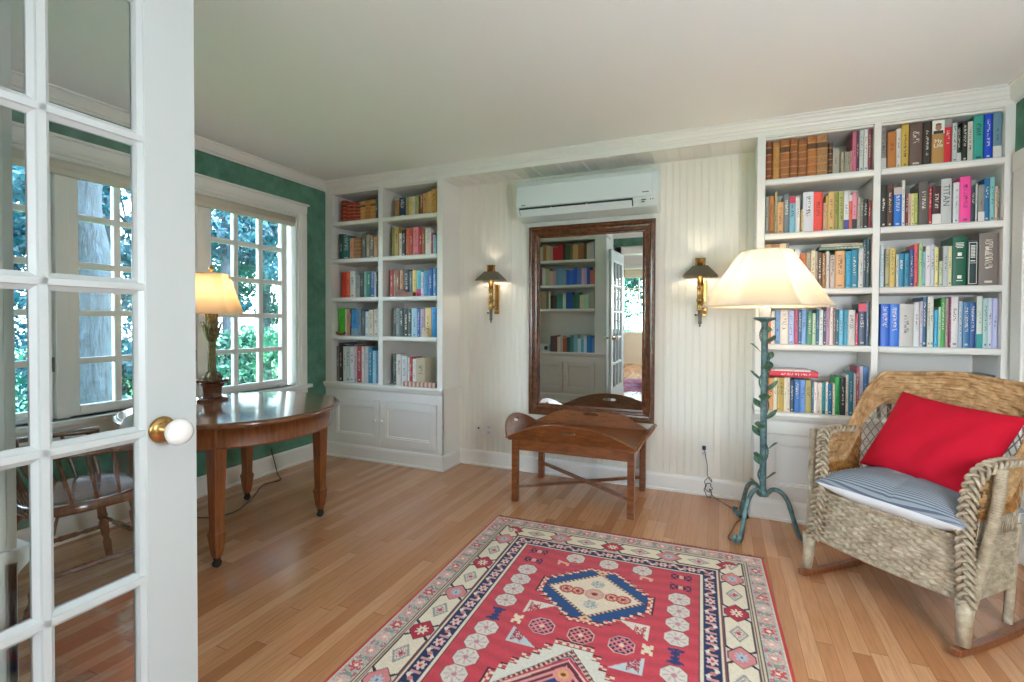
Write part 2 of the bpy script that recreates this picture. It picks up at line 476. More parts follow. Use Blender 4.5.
struct(m.build('window_trim', M['white'], bevel=.003))
XG = -3.362
def casement(n, gy0):
    pane, mun = .178, .037; gy1 = gy0+3*pane+2*mun
    gz0, rows = .722, 5; rp = .2365; gz1 = gz0+rows*rp+4*mun*.95
    m = MB(); st = .054
    for a, b in ((gy0-st, gy0), (gy1, gy1+st)): m.box(XG-.022, XG+.022, a, b, gz0-.055, gz1+.05)
    m.box(XG-.022, XG+.022, gy0, gy1, gz0-.055, gz0).box(XG-.022, XG+.022, gy0, gy1, gz1, gz1+.05)
    for k in (1, 2):
        y = gy0+k*pane+(k-1)*mun; m.box(XG-.018, XG+.018, y, y+mun, gz0, gz1)
    for k in range(1, 5):
        z = gz0+k*rp+(k-1)*mun*.95; m.box(XG-.0175, XG+.0175, gy0, gy1, z, z+mun*.95)
    w = struct(m.build('window_%d' % n, M['white'], origin=(XG, (gy0+gy1)/2, gz0-.055), bevel=.005))
    MB().box(XG-.003, XG+.003, gy0, gy1, gz0, gz1).build('pane', M['glass'], w)
    # crank operator on the sill side
    c = MB()
    yc = gy1-.02
    c.box(XG+.022, XG+.045, yc-.03, yc+.03, gz0-.056, gz0-.042)
    c.tube([(XG+.045, yc, gz0-.04), (XG+.075, yc-.005, gz0-.022), (XG+.082, yc-.06, gz0-.02), (XG+.084, yc-.12, gz0-.03)], .0045, 8)
    c.ball((XG+.084, yc-.125, gz0-.03), .008, 10)
    c.build('crank_handle', M['plastic'], w)
    h = MB()
    for z in (.965,): h.box(XG+.02, XG+.03, gy0-.125, gy0-.107, z-.04, z+.04)
    h.build('hinge', M['bronze'], w)
for n, y in ((1, 2.35), (2, 1.57), (3, .79)): casement(n, y)
# roller shade rolled up across the head of the windows
t = thing('window_shade', 'beige fabric roller shade rolled up along the head of the windows', 'window shade', (XL-.02, 1.88, 2.0))
m = MB(); m.prism([(XL-.012+.028*math.cos(a*PI/8), 2.045+.03*math.sin(a*PI/8)) for a in range(16)], 1, WY0+.03, WY1-.035, smooth=True)
m.build('roll', M['shade_fab'], t)
MB().box(XL-.028, XL+.006, WY0+.03, WY1-.035, 1.993, 2.03).build('hem_bar', M['shade_fab'], t, bevel=.003)
MB().box(XL-.055, XL-.006, WY0+.025, WY1-.025, 2.062, 2.08).build('headrail', M['white'], t, bevel=.002)

# white door in its casing on the right wall
m = MB()
dy1 = 3.345
m.box(XR-.02, XR, dy1-.1, dy1, 0, 2.03).box(XR-.02, XR, 2.26, 2.36, 0, 2.03).box(XR-.022, XR, 2.25, dy1+.01, 1.99, 2.09)
struct(m.build('trim_6', M['white'], bevel=.004))
m = MB(); m.box(XR-.008, XR+.02, 2.36, dy1-.1, .006, 1.99)
for z0, z1 in ((.2, .92), (1.05, 1.85)):
    for a, b in ((2.46, 2.79), (2.9, 3.17)): m.box(XR-.014, XR-.006, a, b, z0, z1)
struct(m.build('door_2', M['white'], bevel=.006))

# ------------------------------------------------------------------ hall and far room behind the doorway (seen in the mirror)
m = MB()
m.box(XL-.3, XL-.0, -5.3, Y0-.15, 0, H).box(XR+.15, XR+.3, -5.3, Y0-.15, 0, H)
struct(m.build('wall_hall', M['hallwall']))
m = MB(); hy = -2.35
m.box(XL, -1.78, hy-.12, hy, 0, H).box(.6, XR+.15, hy-.12, hy, 0, H).box(-1.78, .6, hy-.12, hy, 2.15, H)
struct(m.build('wall_partition', M['hallwall']))
m = MB()
for a, b in ((-1.84, -1.76), (.58, .66)): m.box(a, b, hy-.13, hy+.015, 0, 2.2)
m.box(-1.84, .66, hy-.13, hy+.015, 2.13, 2.2)
struct(m.build('trim_7', M['white'], bevel=.004))
fy = -5.15; fw = ((-2.5, -1.35), (-1.0, .6))
m = MB()
m.box(XL, -2.5, fy-.15, fy, 0, H).box(-1.35, -1.0, fy-.15, fy, 0, H).box(.6, XR+.15, fy-.15, fy, 0, H)
m.box(-2.5, -1.35, fy-.15, fy, 0, .75).box(-1.0, .6, fy-.15, fy, 0, .75).box(-2.5, -1.35, fy-.15, fy, 2.2, H).box(-1.0, .6, fy-.15, fy, 2.2, H)
struct(m.build('wall_far', M['hallwall']))
for i, (a, b) in enumerate(fw):
    m = MB()
    for x0, x1 in ((a-.02, a+.05), (b-.05, b+.02)): m.box(x0, x1, fy-.09, fy+.01, .74, 2.21)
    m.box(a, b, fy-.09, fy+.01, .74, .80).box(a, b, fy-.09, fy+.01, 2.15, 2.21)
    nc = 3 if i == 0 else 4
    for k in range(1, nc): x = a+(b-a)*k/nc; m.box(x-.014, x+.014, fy-.07, fy-.03, .8, 2.15)
    for k in range(1, 5): z = .8+1.35*k/5; m.box(a, b, fy-.068, fy-.032, z-.013, z+.013)
    w = struct(m.build('window_%d' % (4+i), M['white'], bevel=.003))
    MB().box(a+.04, b-.04, fy-.053, fy-.047, .79, 2.16).build('pane', M['glass'], w)

# ================================================================== BOOKCASES
def nosing(m, x0, x1, yf, yb, z1, th=.037, d=1):
    """shelf board along x with a rounded front edge; d=1 faces -Y"""
    pts = [(yb, z1), (yb, z1-th), (yf+d*.01, z1-th), (yf+d*.002, z1-th+.006), (yf, z1-th*.5), (yf+d*.002, z1-.005), (yf+d*.008, z1)]
    m.prism(pts, 0, x0, x1)
def knob(m, x, y, z, d=-1):
    m.ball((x, y+d*.022, z), .013, 12); m.tube([(x, y, z), (x, y+d*.018, z)], .006, 8)
def bookcase(label, x0, x1, bays, yf, yb, shelves, zc, ztop, base=.122, d=1, side_l=True, side_r=True):
    """built-in: bays = [(xa,xb)..] clear openings; d=1 front faces -Y, d=-1 faces +Y"""
    t = thing('bookcase', label, 'bookcase', ((x0+x1)/2, yf, 0))
    yy = lambda s: yf+d*s
    def bx(m, a, b, s0, s1, z0, z1):
        p, q = sorted((yy(s0), yy(s1))); m.box(a, b, p, q, z0, z1); return m
    dep = abs(yb-yf)
    bx(MB(), x0, x1, dep-.015, dep, 0, ztop).build('back_panel', M['white'], t)
    for a, b in ((x0, bays[0][0]), (bays[-1][1], x1)):
        m = MB(); bx(m, a, b, .018, dep-.015, 0, ztop); m.build('side_panel', M['white'], t)
    for i in range(len(bays)-1):
        bx(MB(), bays[i][1], bays[i+1][0], .0, dep-.015, zc, ztop).build('divider', M['white'], t, bevel=.002)
    m = MB()
    for a, b in ((x0, bays[0][0]), (bays[-1][1], x1)): bx(m, a, b, 0, .018, base, ztop+.0)
    bx(m, x0, x1, 0, .018, ztop-.001, ztop+.035)
    m.build('face_frame', M['white'], t, bevel=.002)
    bx(MB(), bays[0][0], bays[-1][1], .018, dep-.015, ztop-.012, ztop+.01).build('top_board', M['white'], t)
    for (a, b) in bays:
        for z in shelves:
            m = MB(); nosing(m, a+.001, b-.001, yy(-.006), yy(dep-.015), z, .037, d); m.build('shelf', M['white'], t)
    m = MB(); nosing(m, x0-.0, x1+(.012 if side_r else 0), yy(-.03), yy(dep-.015), zc, .028, d)
    pr = [(yy(0), zc-.028), (yy(-.022), zc-.028), (yy(-.018), zc-.04), (yy(-.006), zc-.052), (yy(0), zc-.06)]
    m.prism(pr, 0, x0, x1); m.build('counter', M['white'], t)
    # base: frieze, doors, plinth
    zd1, zd0 = zc-.135, base+.025
    m = MB(); bx(m, x0, x1, .001, .02, zd1, zc-.03).box(x0, x1, *sorted((yy(.001), yy(.02))), base, zd0)
    for a, b in ((x0, bays[0][0]-.0), (bays[-1][1]+.0, x1)): bx(m, a, b, .001, .02, zd0, zd1)
    m.build('cabinet_front', M['white'], t)
    n = len(bays)
    if n == 1:
        mid = sum(bays[0])/2; doors = [(bays[0][0], mid-.002, 1), (mid+.002, bays[0][1], 0)]
    else:
        doors = [(bays[0][0], bays[0][1]+.022, 1), (bays[1][0]-.022, bays[1][1], 0)]
    for a, b, kr in doors:
        a += .003; b -= .003
        m = MB(); s = .058
        bx(m, a, a+s, -.010, .018, zd0+.003, zd1-.003); bx(m, b-s, b, -.010, .018, zd0+.003, zd1-.003)
        bx(m, a+s, b-s, -.010, .018, zd0+.003, zd0+s+.012); bx(m, a+s, b-s, -.004, .018, zd1-s, zd1-.003)
        dr = m.build('door', M['white'], t, bevel=.002)
        m = MB(); bx(m, a+s-.002, b-s+.002, .010, .016, zd0+s, zd1-s+.002)
        q = .012; za, zb = zd0+s+.012, zd1-s
        for g in (bx(MB(), a+s, a+s+q, -.003, .012, za, zb), bx(MB(), b-s-q, b-s, -.003, .012, za, zb), bx(MB(), a+s, b-s, -.003, .012, za, za+q), bx(MB(), a+s, b-s, -.003, .012, zb-q, zb)): m.add(g.v, g.f)
        m.build('door_panel', M['white'], dr, bevel=.003)
        m = MB(); knob(m, (b-.03) if kr else (a+.03), yy(-.010), (zd0+zd1)/2+.02, -d); m.build('knob', M['porcelain'], dr)
    m = MB()
    bp = [(yf-d*(a-.004), z) for a, z in base_pts(base)]
    m.prism(bp, 0, x0, x1); m.build('baseboard', M['white'], t)
    return t
SH = [2.086, 1.755, 1.414, 1.077]
bookcase('white built-in two-bay bookcase in the corner beside the green window wall', XL, XA, [(-3.203, -2.693), (-2.646, -2.108)], YB, YW+.05, SH, .664, 2.345)
bookcase('white built-in two-bay bookcase behind the floor lamp and wicker rocker', XB, XR, [(.242, .792), (.825, 1.358)], YB, YW+.05, SH, .664, 2.345)
YO = .53
YO = .545
bookcase('white built-in bookcase facing the window end, seen mostly in the mirror', -2.62, -1.405, [(-2.48, -1.565)], YO, YO-.30, [2.03, 1.675, 1.337], .715, 2.32, d=-1)
m = MB().box(XL, -1.405, Y0, YO-.30, 0, H).box(XL, -2.62, YO-.30, YO, 0, H).box(-2.62, -1.405, YO-.3, YO, 2.355, H)
struct(m.build('wall_alcove', M['white']))
# recess side returns: baseboard returns and beaded cheeks on the bookcase ends
m = MB()
for x, sg in ((XA, 1), (XB, -1)):
    m.prism([(x+sg*a, z) for a, z in base_pts()], 1, YB-.022, YW)
struct(m.build('baseboard_return', M['white']))
# ================================================================== FRENCH DOOR (open, parallel to the window wall)
def french_door():
    W, HT, T = .835, 2.105, .038
    root = bpy.data.objects.new('door_1', None); col.objects.link(root)
    root.location = (-1.2525, .02, .008); root.rotation_euler = (0, 0, math.radians(1.6)); root['kind'] = 'structure'
    ORG['door_1'] = Vector((0, 0, 0))
    st = .113; pane = .175; mun = .036; gz0, gp, mz = .242, .316, .037; se = st+3*pane+2*mun
    ys = [st+k*(pane+mun) for k in range(3)]; zs = [gz0+k*(gp+mz) for k in range(5)]
    zt = zs[-1]+gp
    m = MB()
    for a, b in ((0, st), (se, W)): m.box(-T, 0, a, b, 0, HT)
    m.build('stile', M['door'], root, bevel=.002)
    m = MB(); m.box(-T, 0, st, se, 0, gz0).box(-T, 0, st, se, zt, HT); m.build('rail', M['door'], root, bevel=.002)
    # muntins with a moulded (bevelled) section on both faces
    m = MB()
    def bar(a, b, lo, hi, vert):
        c = (a+b)/2; h = (b-a)/2
        pr = [(-T*.5-.004, c-h), (-T*.5+.004, c-h), (-.006, c-.009), (-.001, c-.007), (-.001, c+.007), (-.006, c+.009), (-T*.5+.004, c+h), (-T*.5-.004, c+h), (-T+.006, c+.009), (-T+.001, c+.007), (-T+.001, c-.007), (-T+.006, c-.009)]
        m.prism(pr, 2 if vert else 1, lo, hi)
    for k in (1, 2): bar(ys[k]-mun, ys[k], gz0, zt, True)
    for k in range(1, 5): bar(zs[k]-mz, zs[k], st, se, False)
    # glazing bead round the outside
    for (x0, x1) in ((-.012, -.003), (-T+.003, -T+.012)):
        pass
    def bead(lo, hi, c, d, vert):
        for f in (0, 1):
            xo = -.003 if not f else -T+.003; xi = -T*.5
            pr = [(xo, c), (xo+(-.004 if not f else .004), c+d*.012), (xi, c+d*.017), (xi, c)]
            m.prism(pr, 2 if vert else 1, lo, hi)
    bead(gz0, zt, st, 1, True); bead(gz0, zt, se, -1, True); bead(st, se, gz0, 1, False); bead(st, se, zt, -1, False)
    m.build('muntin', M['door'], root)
    MB().box(-T*.5-.002, -T*.5+.002, st-.005, se+.005, gz0-.005, zt+.005).build('pane', M['glass'], root)
    yk, zk = W-.09, .932
    m = MB(); L = [(.001, 0), (.031, 0), (.033, .004), (.028, .009), (.02, .012), (.013, .014), (.011, .04), (.001, .04)]
    s = len(m.v); m.lathe(L, (0, 0, 0), 28); m.xf(Matrix.Translation((0, yk, zk)) @ Matrix.Rotation(PI/2, 4, 'Y'), s)
    m.build('rosette', M['brass'], root)
    def kn(sg, x):
        m = MB(); P = [(1e-4, -.026), (.016, -.024), (.026, -.016), (.0325, 0), (.029, .012), (.019, .021), (.008, .0245), (1e-4, .025)]
        m.lathe(P, (0, 0, 0), 28); m.xf(Matrix.Translation((x, yk, zk)) @ Matrix.Rotation(sg*PI/2, 4, 'Y')); m.build('knob', M['porcelain'], root)
    kn(1, .064); kn(-1, -T-.064)
    m = MB(); m.lathe(L, (0, 0, 0), 28); m.xf(Matrix.Translation((-T, yk, zk)) @ Matrix.Rotation(-PI/2, 4, 'Y')); m.build('rosette', M['brass'], root)
    m = MB()
    for z in (.25, 1.05, 1.85): m.tube([(.002, -.006, z-.05), (.002, -.006, z+.05)], .008, 10)
    m.build('hinge', M['brass'], root)
french_door()

# ================================================================== ROUND DESK TABLE
TC = (-2.57, 1.96); TR = .56; TZ = .72
def round_table():
    cx, cy = TC
    t = thing('round_table', 'round polished brown wooden table with spade-foot legs on casters, under the window', 'table', (cx, cy, 0))
    m = MB(); m.lathe([(1e-4, TZ-.034), (TR-.03, TZ-.034), (TR-.012, TZ-.03), (TR-.001, TZ-.02), (TR, TZ-.014), (TR-.004, TZ-.005), (TR-.012, TZ-.001), (TR-.02, TZ), (1e-4, TZ)], (cx, cy, 0), 96)
    m.build('table_top', M['table'], t)
    m = MB(); r1, r0 = .505, .485
    m.lathe([(r0, TZ-.135), (r1-.003, TZ-.135), (r1+.004, TZ-.131), (r1+.004, TZ-.122), (r1, TZ-.118), (r1, TZ-.034), (r0, TZ-.034), (r0, TZ-.135)], (cx, cy, 0), 96)
    m.build('apron', M['leg'], t)
    for px, py in ((-2.26, 1.61), (-2.265, 2.285), (-2.925, 2.3), (-2.92, 1.63)):
        m = MB()
        d = Vector((px-cx, py-cy)).normalized(); ang = math.atan2(d.y, d.x)
        def sq(z, w):
            h = w/2; return [(px+h*a, py+h*b, z) for a, b in ((-1,-1),(1,-1),(1,1),(-1,1))]
        prof = [(.048, .03), (.058, .034), (.075, .042), (.160, .060), (.172, .062), (.178, .052), (.192, .047), (.62, .068), (TZ-.034, .068)]
        P = [sq(z, w) for z, w in prof]
        m.grid(P, closed_v=True, smooth=False); n = len(P)
        m.add(P[0], [(3,2,1,0)]); m.add(P[-1], [(0,1,2,3)])
        lg = m.build('leg', M['leg'], t, bevel=.003)
        m = MB(); m.tube([(px-.009, py, .02), (px+.009, py, .02)], .02, 16); m.tube([(px, py, .02), (px, py, .055)], .008, 8); m.box(px-.013, px+.013, py-.01, py+.01, .036, .05)
        m.build('caster', M['black'], lg)
round_table()

# ------------------------------------------------------------------ table lamp
def table_lamp():
    x, y = -2.872, 2.02; z0 = TZ
    t = thing('table_lamp', 'cream-shaded table lamp with a wheat-sheaf stem, standing on the round table', 'lamp', (x, y, z0))
    m = MB(); rot = PI/6
    m.lathe([(1e-4, 0), (.095, 0), (.095, .012), (.085, .018), (.072, .02), (1e-4, .02)], (x, y, z0), 6, smooth=False, rot=rot)
    m.lathe([(1e-4, .02), (.06, .02), (.056, .05), (.06, .08), (.078, .105), (.104, .118), (.106, .128), (.092, .13), (.06, .122), (1e-4, .12)], (x, y, z0), 6, smooth=False, rot=rot)
    m.build('base', M['pot'], t, bevel=.002)
    m = MB()
    m.lathe([(1e-4, .12), (.05, .12), (.042, .14), (.03, .155), (.019, .17), (.021, .18), (.019, .26), (.018, .33), (.026, .345), (.022, .36), (.02, .53), (.012, .54), (.012, .66), (1e-4, .66)], (x, y, z0), 20)
    for k in range(10):
        a = 2*PI*k/10; m.tube([(x+.019*math.cos(a+.8*s), y+.019*math.sin(a+.8*s), z0+.17+.17*s) for s in (0, .25, .5, .75, 1)], .005, 6)
    m.build('stem', M['antique'], t)
    # sheaf of ribbed leaves: two tiers flaring out at the top, one at the pot
    def leaves(z, n, l, r0, r1, w, ph):
        m = MB()
        for k in range(n):
            a = 2*PI*(k+ph)/n; P = []
            for i in range(7):
                s = i/6; rr = r0+(r1-r0)*(s**1.6)+.012*math.sin(PI*s); ww = w*math.sin(PI*min(1, .18+.82*s)**.9)*(1-.0*s)+.0008
                ww = w*(math.sin(PI*(.12+.88*s)))+.0008
                c = Vector((math.cos(a), math.sin(a))); n_ = Vector((-c.y, c.x))
                row = []
                for q in (-1, -.4, 0, .4, 1):
                    p = c*(rr-.006*abs(q)) + n_*ww*q
                    row.append((x+p.x, y+p.y, z0+z+l*s))
                P.append(row)
            m.grid(P)
        return m
    L = leaves(.335, 9, .145, .014, .060, .016, 0); b = leaves(.36, 9, .17, .014, .034, .016, .5); L.add(b.v, b.f, True)
    leaves(.12, 8, .06, .05, .02, .014, 0).build('base_leaves', M['gold'], t, solid=.002)
    L.build('leaf_sheaf', M['gold'], t, solid=.002)
    m = MB(); m.lathe([(.176, .53), (.175, .53), (.095, .772), (.096, .772)], (x, y, z0), 64)
    m.build('lamp_shade', M['shade_y'], t, solid=.0015)
    m = MB()
    for rr, zz in ((.176, .531), (.0955, .772)):
        m.tube([(x+rr*math.cos(a*PI/24), y+rr*math.sin(a*PI/24), z0+zz) for a in range(48)], .003, 6, closed=True)
    m.build('shade_trim', M['shade_y'], t)
    m = MB()
    for k in range(3): a = 2*PI*k/3; m.tube([(x, y, z0+.772), (x+.095*math.cos(a), y+.095*math.sin(a), z0+.772)], .0018, 6)
    m.lathe([(1e-4, .77), (.006, .772), (.006, .79), (.013, .796), (.016, .806), (.01, .818), (.004, .826), (1e-4, .828)], (x, y, z0), 14)
    m.build('finial', M['brass'], t)
    return (x, y, z0+.7)
LAMP1 = table_lamp()
m = MB()
pts = [(-2.965, 2.07, TZ+.008), (-2.99, 2.085, TZ+.006), (-3.06, 2.12, TZ+.008), (-3.122, 2.15, TZ+.002), (-3.135, 2.15, TZ-.04), (-3.135, 2.14, .5), (-3.12, 2.05, .22), (-3.07, 1.98, .07), (-2.98, 1.95, .012), (-2.86, 1.99, .006), (-2.8, 2.1, .006), (-2.86, 2.25, .006), (-2.98, 2.42, .006), (-3.07, 2.55, .006), (-3.05, 2.68, .006), (-3.16, 2.75, .02), (-3.24, 2.76, .2)]
def smooth(pts, n=6, closed=False):
    P = [Vector(p) for p in pts]; N = len(P); out = []
    rng = range(N if closed else N-1)
    for i in rng:
        g = (lambda k: P[k % N]) if closed else (lambda k: P[max(0, min(N-1, k))])
        a, b, c, d = g(i-1), g(i), g(i+1), g(i+2)
        for k in range(n):
            s = k/n
            out.append(.5*((2*b)+(c-a)*s+(2*a-5*b+4*c-d)*s*s+(3*b-a-3*c+d)*s**3))
    if not closed: out.append(P[-1])
    return out
m.tube(smooth(pts), .0035, 6)
tag(m.build('lamp_cord', M['cord'], None, (-3.0, 2.1, 0)), 'thin brown cord dropping from the table lamp and trailing over the floor under the table', 'cord')

# ================================================================== WINDSOR ARMCHAIR (seen through the door glass)
def windsor():
    t = thing('windsor_chair', 'dark wooden spindle-back armchair drawn up to the round table, behind the glazed door', 'chair', (-2.66, 1.24, 0), math.radians(-6), local=True)
    # saddle seat
    P = []; n = 40
    rim = []
    for k in range(n):
        a = 2*PI*k/n; c, s = math.cos(a), math.sin(a)
        rx, ry = .245, .225
        e = .7
        rim.append((rx*math.copysign(abs(c)**e, c)*(1+.05*s), ry*math.copysign(abs(s)**e, s)+.01))
    rows = [(.9, .405), (.985, .408), (1.0, .42), (.99, .442), (.95, .449), (.8, .443), (.5, .434), (.02, .436)]
    for k in range(n): P.append([(rim[k][0]*f, rim[k][1]*f, z) for f, z in rows])
    m = MB(); m.grid(P, closed_u=True); m.add([p[0] for p in P], [list(range(n))[::-1]])
    m.build('seat', M['dark'], t)
    def turned(name, a, b, r, rings=3, taper=1.):
        m = MB(); a, b = Vector(a), Vector(b); pts, rs = [], []
        N = 26
        for i in range(N+1):
            s = i/N; rr = r*(1-.25*abs(s-.5)*2*taper)
            for k in range(rings):
                q = (k+1)/(rings+1)
                if abs(s-q) < .022: rr *= .74
                elif abs(s-q) < .06: rr *= 1.1
            pts.append(a.lerp(b, s)); rs.append(rr)
        m.tube(pts, rs, 10); return m.build(name, M['dark'], t)
    F = [(.25, .21), (-.25, .21), (.235, -.25), (-.235, -.25)]; T = [(.17, .13), (-.17, .13), (.16, -.13), (-.16, -.13)]
    for (fx, fy), (tx, ty) in zip(F, T): turned('leg', (fx, fy, 0), (tx, ty, .415), .02, 3)
    lp = lambda i, z: (F[i][0]+(T[i][0]-F[i][0])*z/.415, F[i][1]+(T[i][1]-F[i][1])*z/.415, z)
    turned('stretcher', lp(0, .17), lp(2, .17), .013, 3); turned('stretcher', lp(1, .17), lp(3, .17), .013, 3)
    turned('stretcher', lp(0, .22), lp(1, .22), .012, 3); turned('stretcher', lp(2, .24), lp(3, .24), .012, 3)
    # arm bow sweeping round the back
    arm = [(.255, .17, .655), (.27, .05, .657), (.262, -.1, .66), (.2, -.225, .668), (.1, -.272, .672), (0, -.285, .674)]
    arm = arm + [(-a, b, c) for a, b, c in arm[-2::-1]]
    sm_ = smooth(arm, 5)
    m = MB(); m.tube(sm_, [.024 if 4 < i < len(sm_)-5 else .03 for i in range(len(sm_))], 10, flat=.55, up=(0, 0, 1)); m.build('arm_rail', M['dark'], t)
    for sgn in (1, -1):
        turned('arm_spindle', (sgn*.2, .15, .44), (sgn*.255, .13, .65), .014, 2)
        turned('arm_spindle', (sgn*.215, .07, .44), (sgn*.265, .03, .65), .009, 1)
        turned('arm_spindle', (sgn*.215, -.01, .44), (sgn*.266, -.06, .652), .009, 1)
        turned('arm_spindle', (sgn*.2, -.09, .44), (sgn*.245, -.15, .656), .009, 1)
    for k in range(7):
        s = (k-3)/3; turned('back_spindle', (s*.14, -.19, .44), (s*.2, -.40-.0*abs(s)+.03*abs(s), .98), .0085, 2)
    for sgn in (1, -1): turned('back_post', (sgn*.185, -.165, .44), (sgn*.245, -.36, 1.0), .015, 3)
    crest = [(-.27, -.36, .99), (-.15, -.40, 1.01), (0, -.415, 1.018), (.15, -.40, 1.01), (.27, -.36, .99)]
    cs = smooth(crest, 5); P = []
    for i, p in enumerate(cs):
        s = abs(i/(len(cs)-1)*2-1); h = .045*(1-.35*s**3)
        P.append([(p.x, p.y+dx, p.z+dz) for dx, dz in ((-.009, -h), (-.011, h*.8), (0, h), (.011, h*.8), (.009, -h))])
    m = MB(); m.grid(P, closed_v=True); m.add(P[0], [(0,1,2,3,4)]); m.add(P[-1], [(4,3,2,1,0)]); m.build('crest_rail', M['dark'], t)
windsor()

# ================================================================== MIRROR, TRAY TABLE, AIR UNIT, SCONCES, OUTLETS
def mirror():
    x0, x1, z0, z1 = -1.405, -.437, .474, 1.952; yb = YW-.004
    t = thing('wall_mirror', 'tall wood-framed mirror on the beadboard wall, below the air unit', 'mirror', ((x0+x1)/2, yb, z0))
    w = .09
    prof = [(0, 0), (0, .028), (.006, .036), (.02, .038), (.03, .033), (.036, .024), (.05, .022), (.058, .026), (.068, .024), (.076, .014), (w, .012), (w, 0)]
    m = MB()
    cor = [(x0, z0, 1, 1), (x1, z0, -1, 1), (x1, z1, -1, -1), (x0, z1, 1, -1)]
    P = [[(cx+sx*a, yb-d, cz+sz*a) for a, d in prof] for cx, cz, sx, sz in cor]
    m.grid(P, closed_u=True, closed_v=True, smooth=False); m.build('frame', M['frame'], t)
    m = MB(); m.box(x0+w-.004, x1-w+.004, yb-.012, yb-.004, z0+w-.004, z1-w+.004); m.build('mirror_glass', M['mirror'], t)
    # hangs with its head leaning out a little
    t.rotation_euler = (math.radians(.5), 0, math.radians(MIRZ))
    t.location.y -= .006
    return t
mirror()

def tray_table():
    cx, cy = -.885, 3.292; hx, hy = .405, .292; zt = .425; tx, ty = .422, .286
    t = thing('tray_table', 'small brown butler tray table with folded-up curved flaps and crossed stretchers, below the mirror', 'table', (cx, cy, 0), math.radians(.8), local=True)
    for sx, sy in ((-1,-1), (1,-1), (1,1), (-1,1)):
        m = MB(); px, py = sx*(hx-.022), sy*(hy-.022); m.box(px-.021, px+.021, py-.021, py+.021, 0, zt-.012); m.build('leg', M['tray'], t, bevel=.004)
    m = MB()
    for s in (-1, 1):
        m.box(-hx+.043, hx-.043, s*(hy-.022)-.011, s*(hy-.022)+.011, zt-.075, zt-.012)
        m.box(s*(hx-.022)-.011, s*(hx-.022)+.011, -hy+.043, hy-.043, zt-.075, zt-.012)
    m.build('apron', M['tray'], t, bevel=.002)
    for a, b, z, c in (((-1,-1), (1,1), .098, 'tray'), ((-1,1), (1,-1), .116, 'tray')):
        m = MB(); p = Vector((a[0]*(hx-.04), a[1]*(hy-.035), z)); q = Vector((b[0]*(hx-.04), b[1]*(hy-.035), z))
        d = (q-p).normalized(); n = Vector((-d.y, d.x, 0))*.014
        pr = [p-n, q-n, q+n, p+n]; m.add([v+Vector((0, 0, -.009)) for v in pr]+[v+Vector((0, 0, .009)) for v in pr], [(3,2,1,0),(4,5,6,7),(0,1,5,4),(1,2,6,5),(2,3,7,6),(3,0,4,7)])
        m.build('stretcher', M['tray'], t, bevel=.003)
    m = MB(); m.box(-tx-.012, tx-.012, -ty, ty, zt-.012, zt+.006); m.build('tray_bottom', M['tray'], t, bevel=.003)
    def flap(L, hgt, hole_w, M4):
        """board with an arched top and an oval hand hole, hinge edge on y=0"""
        n = 48; th = .013; out, inn = [], []
        hz = hgt*.62
        for k in range(n):
            a = 2*PI*k/n
            c, s = math.cos(a), math.sin(a)
            # hand hole
            inn.append((hole_w*math.copysign(abs(c)**.7, c), hz+.014*math.copysign(abs(s)**.8, s)))
            # ray to the outline
            best = None
            if s < -1e-6:
                r = hz/-s; x = r*c
                if abs(x) <= L/2: best = (x, 0)
            if best is None:
                lo, hi = 0., L
                for _ in range(40):
                    mid = (lo+hi)/2; x, y = mid*c, hz+mid*s
                    top = hgt*max(0, 1-(abs(2*x/L))**2.1)
                    if abs(x) < L/2 and 0 <= y < top: lo = mid
                    else: hi = mid
                best = (lo*c, hz+lo*s)
            out.append(best)
        # snap nearest samples to the two sharp ends
        for sx in (-1, 1):
            k = min(range(n), key=lambda i: (out[i][0]-sx*L/2)**2+out[i][1]**2); out[k] = (sx*L/2, 0.)
        V = []
        for z in (-th/2, th/2): V += [(x, z, y) for x, y in out]+[(x, z, y) for x, y in inn]
        F = []
        for k in range(n):
            j = (k+1) % n
            F += [(k, j, n+j, n+k), (2*n+j, 2*n+k, 3*n+k, 3*n+j), (j, k, 2*n+k, 2*n+j), (n+k, n+j, 3*n+j, 3*n+k)]
        m = MB(); m.add([M4 @ Vector(v) for v in V], F)
        m.build('flap', M['tray'], t)
    tilt = math.radians(28)
    z = zt+.004
    for s in (-1, 1):
        flap(2*tx+.035, .142, .06, Matrix.Translation((-.012, s*(ty+.0), z)) @ Matrix.Rotation(-s*tilt, 4, 'X'))
        flap(2*ty+.035, .135, .045, Matrix.Translation((s*tx-.012, 0, z)) @ Matrix.Rotation(PI/2, 4, 'Z') @ Matrix.Rotation(s*math.radians(42), 4, 'X'))
    m = MB()
    for s in (-1, 1):
        for q in (-.6, .6):
            m.tube([(q*hx-.025, s*(hy-.001), zt+.006), (q*hx+.025, s*(hy-.001), zt+.006)], .004, 8)
            m.tube([(s*(hx-.001), q*hy-.02, zt+.006), (s*(hx-.001), q*hy+.02, zt+.006)], .004, 8)
    m.build('hinge', M['brass'], t)
tray_table()

